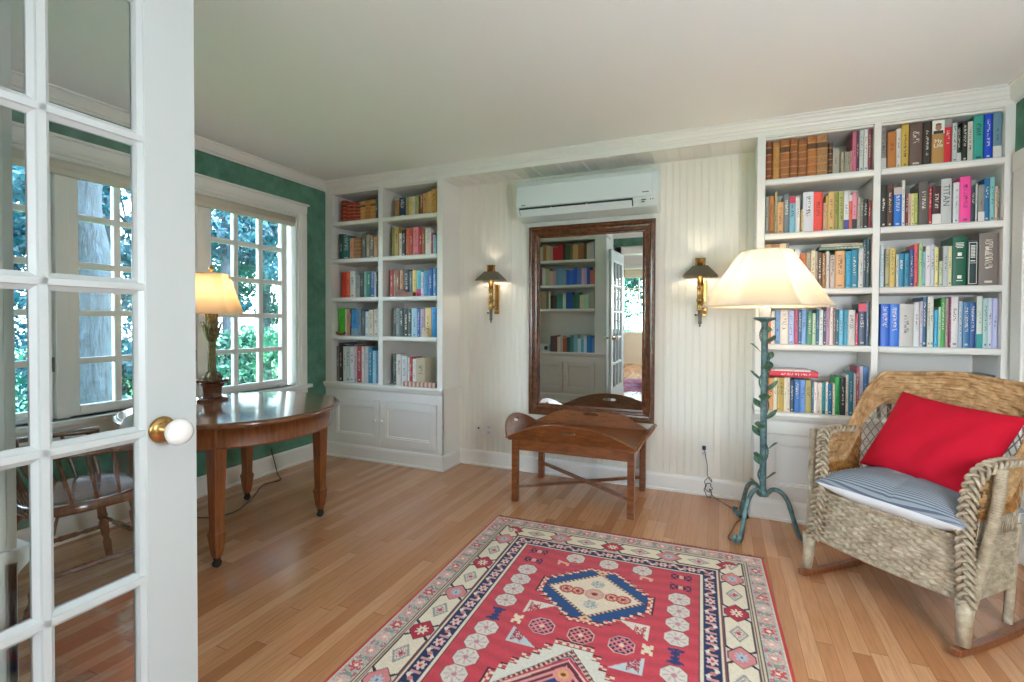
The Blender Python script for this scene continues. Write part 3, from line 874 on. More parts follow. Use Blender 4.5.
def air_unit():
    x0, x1 = -1.455, -.408; z0, z1 = 1.985, 2.276; yb = YW-.002
    t = thing('air_conditioner', 'white wall-mounted mini-split air unit above the mirror', 'air conditioner', ((x0+x1)/2, yb, z0))
    pr = [(yb, z0+.01), (yb-.08, z0), (yb-.165, z0+.03), (yb-.195, z0+.075), (yb-.205, z0+.12), (yb-.2, z1-.04), (yb-.185, z1-.01), (yb-.17, z1), (yb, z1)]
    m = MB(); m.prism(pr, 0, x0, x1); m.build('body', M['plastic'], t, bevel=.006)
    m = MB(); m.prism([(yb-.2, z0+.088), (yb-.214, z0+.09), (yb-.213, z1-.045), (yb-.2, z1-.035)], 0, x0+.012, x1-.03)
    m.build('front_panel', M['plastic'], t, bevel=.003)
    m = MB(); a, b = x0+.03, x1-.165
    m.prism([(yb-.196, z0+.085), (yb-.206, z0+.086), (yb-.19, z0+.045), (yb-.176, z0+.035)], 0, a, b); m.build('air_slot', M['slot'], t)
    m = MB(); m.prism([(yb-.206, z0+.068), (yb-.211, z0+.071), (yb-.182, z0+.022), (yb-.174, z0+.025)], 0, a+.006, b-.006); lv = m.build('louver', M['plastic'], t, bevel=.002)
    m = MB()
    for q in (.3, .62): m.box(a+(b-a)*q-.004, a+(b-a)*q+.004, yb-.214, yb-.204, z0+.06, z0+.074)
    m.build('louver_clip', M['white'], lv)
    m = MB(); m.box(x0+.05, x0+.085, yb-.2155, yb-.2125, z0+.1, z0+.106); m.box(x1-.1, x1-.055, yb-.2155, yb-.2125, z0+.115, z0+.121)
    m.build('logo', M['ink_g'], t)
    m = MB()
    for xx, ww in ((x1-.105, .03), (x1-.105, .02)): m.box(xx, xx+ww, yb-.2095, yb-.195, z0+.066 if ww > .025 else z0+.052, z0+.071 if ww > .025 else z0+.056)
    for k in range(2): m.ball((x1-.045+.016*k, yb-.203, z0+.068), .0045, 8)
    m.build('indicator_marks', M['ink_g'], t)
    m = MB()
    for k in range(9): m.box(x0+.03, x1-.03, yb-.16+.016*k, yb-.152+.016*k, z1-.002, z1+.004)
    m.build('top_grille', M['plastic'], t)
air_unit()

def sconce(x, zsh, label):
    y = YW
    t = thing('wall_sconce', label, 'wall lamp', (x, y, zsh), group='brass wall sconces')
    ys = y-.078
    m = MB(); m.box(x-.004, x+.042, y-.012, y-.001, zsh-.27, zsh-.02); m.build('back_plate', M['brass'], t, bevel=.004)
    m = MB(); m.lathe([(1e-4, -.235), (.018, -.235), (.024, -.228), (.02, -.22), (.02, -.175), (.0245, -.17), (.0245, -.155), (.02, -.15), (.02, -.085), (.023, -.08), (.023, -.07), (.02, -.065), (.02, 0), (.012, .0), (1e-4, .0)], (x, ys, zsh), 20)
    m.build('candle_tube', M['brass'], t)
    m = MB(); m.tube([(x+.025, y-.01, zsh-.2), (x+.02, y-.06, zsh-.215), (x, ys, zsh-.2)], .009, 10); m.ball((x+.025, y-.02, zsh-.245), .013, 10)
    m.build('arm', M['brass'], t)
    m = MB(); m.lathe([(1e-4, -.345), (.004, -.343), (.008, -.335), (.004, -.327), (.012, -.322), (.013, -.312), (.011, -.3), (.014, -.24), (.016, -.235), (1e-4, -.235)], (x, ys, zsh), 16)
    m.tube([(x-.026, ys, zsh-.262), (x+.0, ys, zsh-.262)], .0045, 8); m.ball((x-.028, ys, zsh-.262), .008, 8)
    m.build('handle', M['bronze'], t)
    # pyramid shade with an open top
    P = []
    for z, h in ((0, .112), (.072, .047)): P.append([(x+h*a*1.414*.7071, ys+h*b*.62, zsh+z) for a, b in ((-1,-1),(1,-1),(1,1),(-1,1))])
    m = MB(); m.grid(P, closed_v=True, smooth=False); m.build('shade', M['bronze'], t, solid=.003)
    m = MB(); m.lathe([(.033, .07), (.033, .118), (.036, .121), (.036, .125), (.031, .125), (.031, .07)], (x, ys, zsh), 24); m.build('chimney', M['brass'], t)
    m = MB(); m.tube([(x, ys, zsh), (x, ys, zsh+.018)], .008, 8); m.build('lamp_holder', M['porcelain'], t)
    return (x, ys, zsh+.068)
S1 = sconce(-1.722, 1.54, 'brass wall sconce with dark pyramid shade between the corner bookcase and the mirror')
S2 = sconce(-.134, 1.522, 'brass wall sconce with dark pyramid shade beside the big floor lamp')

def outlet(x, z, label, kind):
    t = thing('outlet', label, 'outlet', (x, YW, z), group='wall plates')
    m = MB(); m.box(x-.036, x+.036, YW-.007, YW+.002, z-.058, z+.058); m.build('cover_plate', M['white'], t, bevel=.003)
    if kind == 'jack':
        m = MB(); m.box(x-.008, x+.008, YW-.009, YW-.004, z-.006, z+.01); m.build('jack', M['ink_d'], t)
    else:
        for dz in (-.021, .021):
            m = MB(); m.box(x-.017, x+.017, YW-.0095, YW-.004, z+dz-.015, z+dz+.015); s = m.build('socket', M['plastic'], t, bevel=.002)
            m = MB()
            for dx in (-.006, .006): m.box(x+dx-.0012, x+dx+.0012, YW-.0102, YW-.008, z+dz-.004, z+dz+.007)
            m.build('slots', M['ink_d'], s)
outlet(-1.868, .309, 'white wall plate with a single small jack, nearest the corner bookcase', 'jack')
outlet(-1.772, .303, 'white double outlet beside the tray table, next to the jack plate', 'outlet')
outlet(-.1, .313, 'white outlet with the floor lamp plug in it, near the lamp', 'outlet')

# ================================================================== FLOOR LAMP
LX, LY = .229, 3.118
def floor_lamp():
    t = thing('floor_lamp', 'verdigris iron floor lamp with a vine-wrapped stem and wide cream shade', 'lamp', (LX, LY, 0))
    m = MB(); m.lathe([(1e-4, .215), (.03, .22), (.036, .232), (.03, .244), (.022, .25), (.0175, .27), (.0175, 1.2), (.02, 1.21), (.03, 1.218), (.055, 1.228), (.06, 1.236), (.05, 1.24), (.02, 1.238), (1e-4, 1.238)], (LX, LY, 0), 20)
    m.build('stem', M['iron'], t)
    for fx, fy in ((.088, 2.9), (.435, 3.075), (.1, 3.33)):
        d = Vector((fx-LX, fy-LY, 0)); L = d.length; u = d/L
        c = []
        for r, z in ((.02, .225), (.06, .262), (.11, .258), (.155, .215), (.185, .14), (.21, .07), (.235, .024), (.262, .018), (.282, .034), (.278, .052), (.262, .05)):
            c.append((LX+u.x*r*L/.262, LY+u.y*r*L/.262, z))
        pts = smooth(c, 5); m = MB(); m.tube(pts, [.0125]*(len(pts)-8)+[.0125-.0006*i for i in range(8)], 10); m.build('foot', M['iron'], t)
    v = MB(); N = 130; pts = []
    for i in range(N+1):
        s = i/N; a = 2*PI*3.6*s+1.; r = .021+.006*math.sin(9*a)**2
        pts.append((LX+r*math.cos(a), LY+r*math.sin(a), .25+.96*s))
    v.tube(pts, .0045, 6); vine = v.build('vine', M['iron'], t)
    rr = random.Random(4)
    for k in range(17):
        z = .262+.935*(k+.3*rr.random())/17; a = 2.2*k+rr.random()*.5+3.5
        l = .066+.014*rr.random(); w = .029
        P = []
        for i in range(9):
            s = i/8; ww = w*math.sin(PI*s**.8)+.0006
            r = .02+l*s*.55; zz = z+l*.85*s-.012*s*s
            c, n = (math.cos(a), math.sin(a)), (-math.sin(a), math.cos(a))
            P.append([(LX+c[0]*(r+.016*abs(q)*s)+n[0]*ww*q, LY+c[1]*(r+.016*abs(q)*s)+n[1]*ww*q, zz+.002*abs(q)) for q in (-1, -.5, 0, .5, 1)])
        m = MB(); m.grid(P); m.build('leaf', M['patina'], t, solid=.002)
    m = MB(); m.tube([(LX, LY, 1.238), (LX, LY, 1.33)], .03, 20); m.build('candle_cover', M['porcelain'], t)
    m = MB(); m.lathe([(.337, 1.3), (.336, 1.3), (.134, 1.612), (.135, 1.612)], (LX, LY, 0), 80); m.build('lamp_shade', M['shade'], t, solid=.002)
    m = MB()
    for r, z in ((.337, 1.301), (.135, 1.612)): m.tube([(LX+r*math.cos(a*PI/32), LY+r*math.sin(a*PI/32), z) for a in range(64)], .0035, 6, closed=True)
    m.build('shade_trim', M['shade'], t)
    m = MB()
    for k in range(3): a = 2*PI*k/3; m.tube([(LX, LY, 1.6), (LX+.134*math.cos(a), LY+.134*math.sin(a), 1.61)], .0012, 6)
    m.tube([(LX, LY, 1.33), (LX, LY, 1.38)], .012, 10)
    m.build('shade_spider', M['brass'], t)
    return (LX, LY, 1.46)
LAMP2 = floor_lamp()
m = MB()
loop = []
for i in range(26):
    a = 2*PI*2.2*i/25; loop.append((-.07+.022*math.cos(a)*(1+.3*math.sin(3*i)), YW-.045+.012*math.sin(a), .11-.0035*i+.034*math.sin(a)))
pts = [(-.1, YW-.03, .334), (-.092, YW-.04, .30), (-.078, YW-.04, .22), (-.075, YW-.04, .15)]+loop+[(-.03, YW-.06, .01), (.03, 3.52, .006), (.1, 3.42, .006), (.135, 3.36, .008)]
m.tube(smooth(pts, 4), .0024, 6)
m.tube(smooth([(.15, 3.3, .012), (.1, 3.22, .006), (.07, 3.08, .006), (.05, 2.96, .006), (.11, 2.93, .006), (.13, 3.04, .006), (.14, 3.16, .006), (.15, 3.235, .05), (.175, 3.2, .17), (.2, 3.16, .23)], 5), .0024, 6)
cd = tag(m.build('power_cord', M['cord'], None, (0, 3.4, 0)), 'thin dark cord hanging coiled from the outlet and running to the floor lamp', 'cord')
m = MB(); m.box(-.112, -.088, YW-.036, YW-.0105, .322, .348); m.build('plug', M['black'], cd, bevel=.004)
m = MB(); m.lathe([(1e-4, 0), (.03, 0), (.03, .014), (.02, .022), (.008, .026), (1e-4, .026)], (.14, 3.33, .0), 18); m.build('foot_switch', M['black'], cd)
# ================================================================== BOOKS
NAMES = [('white','e2e0da'),('cream','e6dcc4'),('pale grey','c4c6c6'),('grey','8f9194'),('dark grey','55585a'),('black','262627'),('tan','cfa46a'),('golden brown','b5803c'),('brown','8a5a36'),('dark brown','54392a'),('grey-brown','6e6258'),('dark red','98282a'),('red','d0202e'),('coral red','e2563e'),('orange','d87a44'),('pink','dd8090'),('hot pink','f04a9a'),('plum','8a4a66'),('lilac','b2aad0'),('yellow','dcc468'),('olive','9c9c4c'),('pale green','b8d0b0'),('green','3f9e50'),('bright green','4cc028'),('dark green','145040'),('teal','2a8894'),('pale teal','88bcb8'),('turquoise','40b0cc'),('light blue','80acd8'),('pale blue','b4c8d4'),('blue','2f6cc0'),('deep blue','1c48b4'),('navy','2c3c5c'),('steel blue','5c86a4')]
def cname(h):
    a = [int(h[i:i+2], 16) for i in (0, 2, 4)]
    def d(x):
        b = [int(x[1][i:i+2], 16) for i in (0, 2, 4)]; rm = (a[0]+b[0])/2
        return (2+rm/256)*(a[0]-b[0])**2+4*(a[1]-b[1])**2+(2+(255-rm)/256)*(a[2]-b[2])**2
    return min(NAMES, key=d)[0]
ORD = 'first second third fourth fifth sixth seventh eighth ninth tenth eleventh twelfth thirteenth fourteenth fifteenth sixteenth seventeenth eighteenth nineteenth twentieth twenty-first twenty-second twenty-third twenty-fourth twenty-fifth twenty-sixth twenty-seventh twenty-eighth'.split()
SHN = {1: 'top shelf', 2: 'second shelf', 3: 'third shelf', 4: 'fourth shelf', 5: 'bottom shelf'}
CASE = {'L': 'corner bookcase', 'R': 'bookcase behind floor lamp'}
def lum(c): return c[0]*.3+c[1]*.59+c[2]*.11
def book(x0, w, z0, h, c, flag, c2, yf, dep, label, group, d=1, flat=False):
    """standing book, spine toward yf; pages child set in from the boards"""
    col4 = lin(c); th = .0025
    leather = flag == 'L'
    mt = M['bk_leather'] if leather else M['band'] if flag in ('M', 'N', 'G', 'P') else (M['bk_light'] if lum(col4) < .22 else M['bk_dark'])
    m = MB(); rnd = .0035 if w > .014 else .001
    if leather: rnd = .006
    # section in plan: U of spine and two boards
    sp = []
    for i in range(7):
        a = PI*i/6; sp.append((-w/2*math.cos(a), rnd*(1-math.sin(a))))
    outer = [(-w/2, dep)]+sp+[(w/2, dep)]
    inner = [(w/2-th, dep), (w/2-th, rnd+th), (-w/2+th, rnd+th), (-w/2+th, dep)]
    pts = [(p, d*q) for p, q in outer+inner]
    m.prism(pts, 2, 0, h)
    if leather:
        for z in (.12, .3, .48, .66, .84):
            m.tube([(p*1.0, d*(q-.0012), h*z) for p, q in sp], .0022, 5)
    o = m.build('book', mt, None)
    o.location = (x0+w/2, yf, z0); o.color = col4
    pg = MB(); a, b = sorted((d*(rnd+th), d*(dep-.003)))
    pg.box(-w/2+th, w/2-th, a, b, .003, h-.004); ORG[o.name] = Vector((0, 0, 0)); pg.build('pages', M['paper'], o)
    if flag and flag in 'TB' and c2:
        z_a, z_b = (h*.82, h) if flag == 'T' else ((0, h*.27) if flag == 'B' else (0, 0))
        m = MB(); a, b = sorted((-d*.0006, d*.004)); m.box(-w/2-.0003, w/2+.0003, a, b, z_a, z_b+.0003)
        k = m.build('title_band', M['band'], o); k.color = lin(c2)
    tag(o, label, 'book', group)
    return o
BOOKS = { 'RL1': [(2470, 312, 240, 138, 74, 48, 'L'), (2831, 381, 234, 192, 138, 72, 'L'), (3232, 508, 241, 168, 104, 58, 'L'), (3769, 391, 241, 154, 90, 53, 'L'),
   (4188, 459, 232, 160, 98, 58, 'L'), (4667, 482, 241, 181, 112, 58, 'L'), (5155, 557, 241, 168, 122, 80, 'L'), (5751, 215, 189, 90, 64, 48, 'L'),
   (5985, 332, 148, 176, 168, 152, ''), (6366, 176, 125, 168, 154, 128, ''), (6551, 127, 125, 154, 154, 136, ''), (6688, 137, 123, 165, 154, 124, ''),
   (6835, 92, 127, 201, 138, 144, ''), (6932, 189, 235, 198, 106, 128, ''), (7127, 146, 238, 91, 58, 74, ''), (7284, 195, 241, 200, 202, 196, ''),
   (7498, 199, 241, 216, 212, 208, ''), (7704, 146, 241, 138, 58, 72, '')],
 'RL2': [(2470, 187, 235, 141, 144, 136, ''), (2676, 265, 236, 176, 112, 56, ''), (2961, 161, 259, 169, 160, 120, ''), (3128, 318, 193, 210, 160, 112, ''),
   (3452, 314, 242, 111, 122, 128, ''), (3776, 314, 221, 127, 180, 200, 'T', 200, 58, 88), (4100, 236, 218, 213, 212, 208, ''), (4375, 102, 136, 217, 184, 122, ''),
   (4483, 554, 242, 216, 216, 220, ''), (5042, 461, 236, 232, 74, 60, ''), (5533, 112, 166, 200, 168, 144, ''), (5651, 112, 209, 207, 168, 96, ''),
   (5769, 318, 230, 216, 176, 112, ''), (6093, 190, 227, 154, 154, 80, ''), (6289, 259, 227, 168, 168, 96, ''), (6554, 255, 211, 216, 213, 216, 'B', 74, 74, 144),
   (6819, 151, 203, 226, 112, 80, 'T', 216, 208, 200), (6976, 226, 218, 224, 138, 160, 'B', 42, 42, 44), (7222, 137, 183, 176, 168, 152, ''), (7369, 128, 181, 112, 112, 104, ''),
   (7507, 226, 169, 42, 42, 44, ''), (7752, 108, 161, 138, 42, 52, '')],
 'RL3': [(2470, 346, 280, 192, 160, 112, ''), (2846, 415, 278, 168, 120, 80, ''), (3281, 340, 280, 217, 196, 160, ''), (3627, 158, 280, 122, 132, 128, ''),
   (3805, 281, 241, 90, 112, 96, ''), (4092, 267, 236, 216, 58, 44, 'T', 232, 224, 216), (4389, 277, 215, 201, 106, 56, ''), (4685, 241, 219, 168, 156, 136, ''),
   (4933, 227, 230, 213, 200, 168, ''), (5170, 99, 223, 176, 160, 144, ''), (5279, 227, 216, 93, 70, 50, ''), (5516, 188, 210, 154, 106, 58, ''),
   (5714, 168, 220, 207, 197, 192, ''), (5902, 257, 196, 192, 176, 168, ''), (6179, 494, 220, 216, 164, 104, ''), (6693, 267, 214, 42, 154, 192, ''),
   (6970, 336, 224, 18, 122, 152, ''), (7316, 237, 228, 200, 200, 196, ''), (7563, 113, 280, 58, 80, 88, ''), (7682, 178, 280, 47, 74, 80, '')],
 'RL4': [(2470, 172, 131, 90, 138, 160, ''), (2648, 202, 178, 208, 122, 80, ''), (2856, 198, 202, 224, 220, 208, ''), (3064, 281, 207, 106, 150, 200, ''),
   (3352, 426, 207, 221, 216, 204, ''), (3788, 307, 207, 169, 180, 220, ''), (4105, 208, 213, 200, 90, 120, ''), (4323, 159, 213, 61, 106, 144, ''),
   (4491, 268, 212, 127, 165, 216, ''), (4769, 268, 201, 74, 138, 104, ''), (5046, 188, 189, 184, 208, 176, ''), (5244, 149, 212, 58, 112, 136, ''),
   (5403, 208, 210, 223, 226, 224, ''), (5621, 129, 200, 61, 58, 72, ''), (5759, 178, 234, 192, 152, 184, ''), (5948, 168, 223, 234, 216, 204, ''),
   (6126, 89, 221, 138, 106, 96, ''), (6225, 159, 211, 45, 96, 112, ''), (6404, 228, 209, 120, 192, 216, ''), (6641, 178, 209, 58, 154, 184, ''),
   (6830, 377, 209, 200, 196, 188, ''), (7216, 119, 189, 192, 48, 74, ''), (7345, 377, 244, 45, 58, 88, 'T', 208, 32, 64), (7741, 119, 255, 74, 106, 128, '')],
 'RL5': [(2510, 236, 169, 224, 106, 104, ''), (2756, 266, 200, 224, 168, 104, ''), (3032, 187, 205, 239, 228, 208, ''), (3239, 108, 206, 216, 192, 112, ''),
   (3357, 236, 205, 192, 160, 80, ''), (3613, 138, 208, 232, 220, 192, ''), (3761, 158, 208, 220, 212, 200, ''), (3929, 207, 193, 58, 74, 96, ''),
   (4155, 286, 199, 61, 112, 176, ''), (4451, 286, 198, 106, 148, 208, ''), (4747, 305, 198, 168, 152, 88, ''), (5072, 108, 191, 74, 122, 152, ''),
   (5190, 148, 188, 236, 220, 208, ''), (5348, 138, 185, 216, 204, 192, ''), (5495, 89, 187, 232, 216, 184, ''), (5594, 187, 186, 42, 154, 160, ''),
   (5791, 102, 189, 232, 224, 208, ''), (5899, 230, 184, 31, 106, 144, ''), (6136, 112, 185, 224, 212, 184, ''), (6254, 236, 225, 39, 160, 80, ''),
   (6510, 276, 223, 44, 44, 44, ''), (6796, 128, 239, 226, 220, 210, ''), (6934, 236, 256, 45, 122, 144, ''), (7180, 112, 249, 216, 212, 208, ''),
   (7298, 148, 288, 168, 74, 96, ''), (7456, 177, 293, 207, 208, 224, ''), (7643, 217, 290, 74, 128, 184, '')],
 'RR1': [(8310, 247, 239, 142, 134, 128, 'B', 200, 196, 192), (8607, 405, 209, 184, 118, 58, ''), (9022, 231, 223, 216, 208, 200, ''), (9259, 336, 241, 200, 166, 72, ''),
   (9615, 583, 241, 106, 82, 72, ''), (10238, 346, 241, 58, 48, 44, ''), (10614, 538, 241, 184, 138, 80, 'M'), (11157, 326, 241, 208, 42, 52, 'T', 154, 148, 144),
   (11503, 212, 216, 192, 200, 196, ''), (11721, 178, 192, 42, 44, 44, 'B', 216, 212, 208), (11909, 237, 215, 32, 36, 31, ''), (12156, 247, 214, 207, 202, 187, ''),
   (12413, 415, 241, 58, 160, 144, ''), (12848, 326, 241, 26, 68, 192, ''), (13194, 346, 241, 106, 138, 154, 'B', 208, 204, 196)],
 'RR2': [(8320, 314, 244, 51, 48, 44, ''), (8644, 285, 246, 90, 62, 48, ''), (8938, 373, 221, 31, 112, 200, 'T', 200, 184, 176), (9321, 147, 261, 224, 220, 212, ''),
   (9497, 118, 185, 122, 48, 52, ''), (9625, 118, 183, 208, 176, 160, ''), (9753, 137, 182, 216, 208, 144, ''), (9900, 147, 182, 176, 184, 96, ''),
   (10067, 451, 240, 95, 86, 80, ''), (10538, 141, 211, 184, 32, 44, ''), (10685, 373, 213, 74, 42, 44, 'B', 224, 220, 216), (11067, 471, 248, 194, 196, 192, 'N'),
   (11597, 265, 223, 208, 212, 212, ''), (11872, 471, 249, 240, 74, 154, ''), (12363, 186, 201, 47, 63, 68, ''), (12559, 69, 210, 200, 204, 200, ''),
   (12637, 255, 198, 138, 138, 128, 'B', 216, 212, 208), (12902, 220, 231, 31, 106, 152, ''), (13128, 196, 235, 128, 184, 180, ''), (13354, 98, 186, 216, 192, 168, ''),
   (13462, 78, 185, 112, 104, 96, '')],
 'RR3': [(8360, 185, 242, 184, 200, 204, ''), (8604, 195, 219, 176, 168, 128, ''), (8809, 254, 221, 216, 188, 96, ''), (9092, 117, 184, 200, 204, 196, ''),
   (9218, 267, 189, 42, 128, 160, ''), (9492, 205, 188, 58, 148, 176, ''), (9706, 215, 213, 47, 74, 128, ''), (9931, 176, 239, 224, 90, 96, ''),
   (10116, 176, 243, 168, 200, 144, ''), (10311, 117, 194, 138, 184, 200, ''), (10438, 224, 225, 224, 216, 216, ''), (10672, 166, 229, 200, 204, 216, ''),
   (10848, 166, 217, 224, 216, 144, ''), (11033, 160, 138, 192, 200, 168, ''), (11199, 218, 220, 184, 192, 192, ''), (11423, 166, 219, 216, 208, 160, ''),
   (11618, 605, 269, 10, 92, 64, 'G'), (12252, 468, 244, 29, 58, 56, 'P'), (12750, 790, 280, 122, 112, 104, '')],
 'RR4': [(8410, 425, 241, 21, 96, 200, ''), (8845, 444, 241, 26, 108, 208, ''), (9299, 657, 240, 192, 188, 180, ''), (9965, 255, 250, 212, 212, 212, ''),
   (10226, 116, 255, 184, 176, 192, ''), (10352, 193, 279, 31, 90, 128, ''), (10555, 135, 279, 212, 212, 192, ''), (10700, 155, 279, 208, 208, 200, ''),
   (10874, 164, 207, 53, 168, 208, ''), (11047, 110, 223, 160, 200, 168, ''), (11163, 187, 270, 58, 154, 64, ''), (11357, 155, 270, 168, 138, 136, ''),
   (11521, 68, 277, 138, 32, 80, ''), (11598, 309, 276, 216, 212, 208, ''), (11927, 174, 253, 160, 180, 196, ''), (12110, 299, 248, 42, 106, 154, ''),
   (12419, 242, 247, 26, 80, 144, ''), (12671, 242, 279, 200, 212, 200, 'B', 58, 154, 152), (12931, 213, 267, 168, 200, 192, ''), (13154, 184, 270, 200, 204, 216, ''),
   (13347, 193, 267, 180, 184, 220, '')],
 'LL1': [(-31330, 510, 194, 154, 44, 32, 'L'), (-30780, 360, 175, 168, 52, 36, 'L'), (-30400, 360, 172, 168, 52, 36, 'L'), (-30020, 400, 165, 168, 52, 36, 'L'),
   (-29610, 400, 159, 168, 52, 36, 'L'), (-29200, 520, 169, 208, 154, 96, 'L'), (-28660, 540, 173, 184, 128, 64, 'L'), (-28100, 530, 171, 200, 144, 74, 'L'),
   (-27550, 260, 168, 61, 90, 96, '')],
 'LL2': [(-31580, 440, 230, 45, 74, 64, ''), (-31120, 720, 212, 31, 106, 112, ''), (-30390, 460, 184, 208, 148, 104, ''), (-29920, 760, 187, 154, 106, 64, 'L'),
   (-29070, 460, 218, 90, 90, 80, ''), (-28600, 390, 206, 168, 154, 128, ''), (-28190, 410, 194, 106, 96, 80, ''), (-27760, 470, 184, 176, 128, 74, '')],
 'LL3': [(-31350, 590, 227, 216, 58, 40, ''), (-30740, 350, 229, 232, 104, 58, ''), (-30340, 560, 235, 216, 216, 212, ''), (-29760, 490, 197, 154, 154, 152, ''),
   (-29260, 430, 224, 58, 52, 44, ''), (-28810, 300, 225, 122, 176, 160, ''), (-28490, 360, 224, 42, 122, 112, ''), (-28110, 420, 227, 42, 90, 160, ''),
   (-27680, 180, 219, 200, 204, 208, ''), (-27480, 180, 225, 44, 44, 52, '')],
 'LL4': [(-31630, 630, 244, 76, 192, 40, ''), (-30980, 220, 236, 224, 208, 192, ''), (-30740, 330, 236, 200, 154, 120, ''), (-30400, 220, 236, 90, 58, 44, ''),
   (-30160, 720, 233, 42, 138, 204, 'B', 122, 154, 176), (-29420, 320, 236, 122, 132, 148, ''), (-29080, 390, 221, 90, 106, 112, ''), (-28670, 370, 214, 216, 220, 220, ''),
   (-28290, 510, 228, 216, 204, 184, ''), (-27760, 460, 232, 224, 212, 200, '')],
 'LL5': [(-31960, 342, 315, 122, 116, 112, ''), (-31599, 418, 345, 58, 56, 54, ''), (-31161, 333, 314, 216, 212, 208, ''), (-30809, 418, 318, 184, 200, 192, ''),
   (-30372, 418, 312, 216, 216, 216, ''), (-29934, 323, 317, 192, 176, 184, ''), (-29592, 523, 324, 168, 58, 60, ''), (-29050, 285, 319, 216, 208, 208, ''),
   (-28746, 399, 320, 192, 192, 196, ''), (-28327, 437, 310, 42, 128, 160, ''), (-27880, 323, 283, 154, 200, 216, ''), (-27547, 247, 284, 90, 138, 184, '')],
 'LR1': [(-25560, 420, 145, 176, 128, 72, ''), (-25090, 670, 162, 42, 60, 88, ''), (-24410, 230, 162, 154, 152, 96, ''), (-24160, 320, 155, 216, 184, 112, ''),
   (-23810, 270, 156, 216, 208, 184, ''), (-23520, 330, 162, 176, 176, 112, ''), (-23170, 160, 164, 74, 58, 48, ''), (-23000, 250, 168, 160, 80, 56, ''),
   (-22710, 370, 178, 200, 154, 88, ''), (-22320, 370, 187, 208, 164, 104, ''), (-21930, 520, 202, 200, 152, 76, '')],
 'LR2': [(-25800, 260, 247, 138, 138, 48, ''), (-25520, 410, 248, 184, 154, 96, ''), (-25090, 260, 194, 216, 208, 200, ''), (-24810, 390, 219, 44, 40, 36, ''),
   (-24400, 300, 223, 216, 106, 72, ''), (-24080, 390, 227, 184, 74, 56, ''), (-23680, 540, 237, 216, 120, 128, ''), (-23120, 300, 228, 176, 40, 56, ''),
   (-22800, 260, 219, 154, 106, 64, ''), (-22520, 560, 216, 216, 212, 208, ''), (-21940, 210, 173, 176, 58, 68, ''), (-21710, 310, 158, 138, 192, 208, '')],
 'LR3': [(-26000, 350, 229, 176, 32, 40, ''), (-25640, 240, 225, 138, 112, 64, ''), (-25390, 350, 224, 138, 74, 48, ''), (-25020, 360, 225, 176, 128, 96, ''),
   (-24650, 560, 227, 46, 42, 38, ''), (-24080, 310, 212, 96, 112, 120, ''), (-23760, 440, 220, 216, 184, 96, ''), (-23310, 420, 216, 58, 176, 200, 'B', 208, 64, 128),
   (-22880, 250, 201, 200, 200, 220, ''), (-22610, 420, 207, 74, 144, 192, ''), (-22170, 420, 225, 42, 96, 160, ''), (-21740, 340, 230, 58, 128, 184, '')],
 'LR4': [(-25690, 290, 240, 74, 74, 72, ''), (-25390, 320, 240, 138, 144, 144, ''), (-25060, 400, 240, 60, 74, 72, ''), (-24640, 470, 239, 42, 42, 40, ''),
   (-24160, 310, 239, 72, 76, 72, ''), (-23830, 570, 239, 154, 184, 204, ''), (-23240, 270, 232, 58, 90, 168, ''), (-22950, 450, 232, 176, 154, 176, ''),
   (-22480, 580, 238, 224, 192, 136, ''), (-21890, 500, 244, 42, 138, 200, '')],
 'LR5': [(-25720, 350, 262, 58, 74, 72, ''), (-25350, 530, 263, 208, 200, 192, ''), (-24810, 560, 251, 200, 204, 208, ''), (-24230, 170, 239, 216, 212, 208, ''),
   (-24040, 290, 240, 176, 58, 60, ''), (-23730, 300, 227, 224, 220, 212, ''), (-23390, 880, 236, 184, 168, 144, '')]}
rb = random.Random(11)
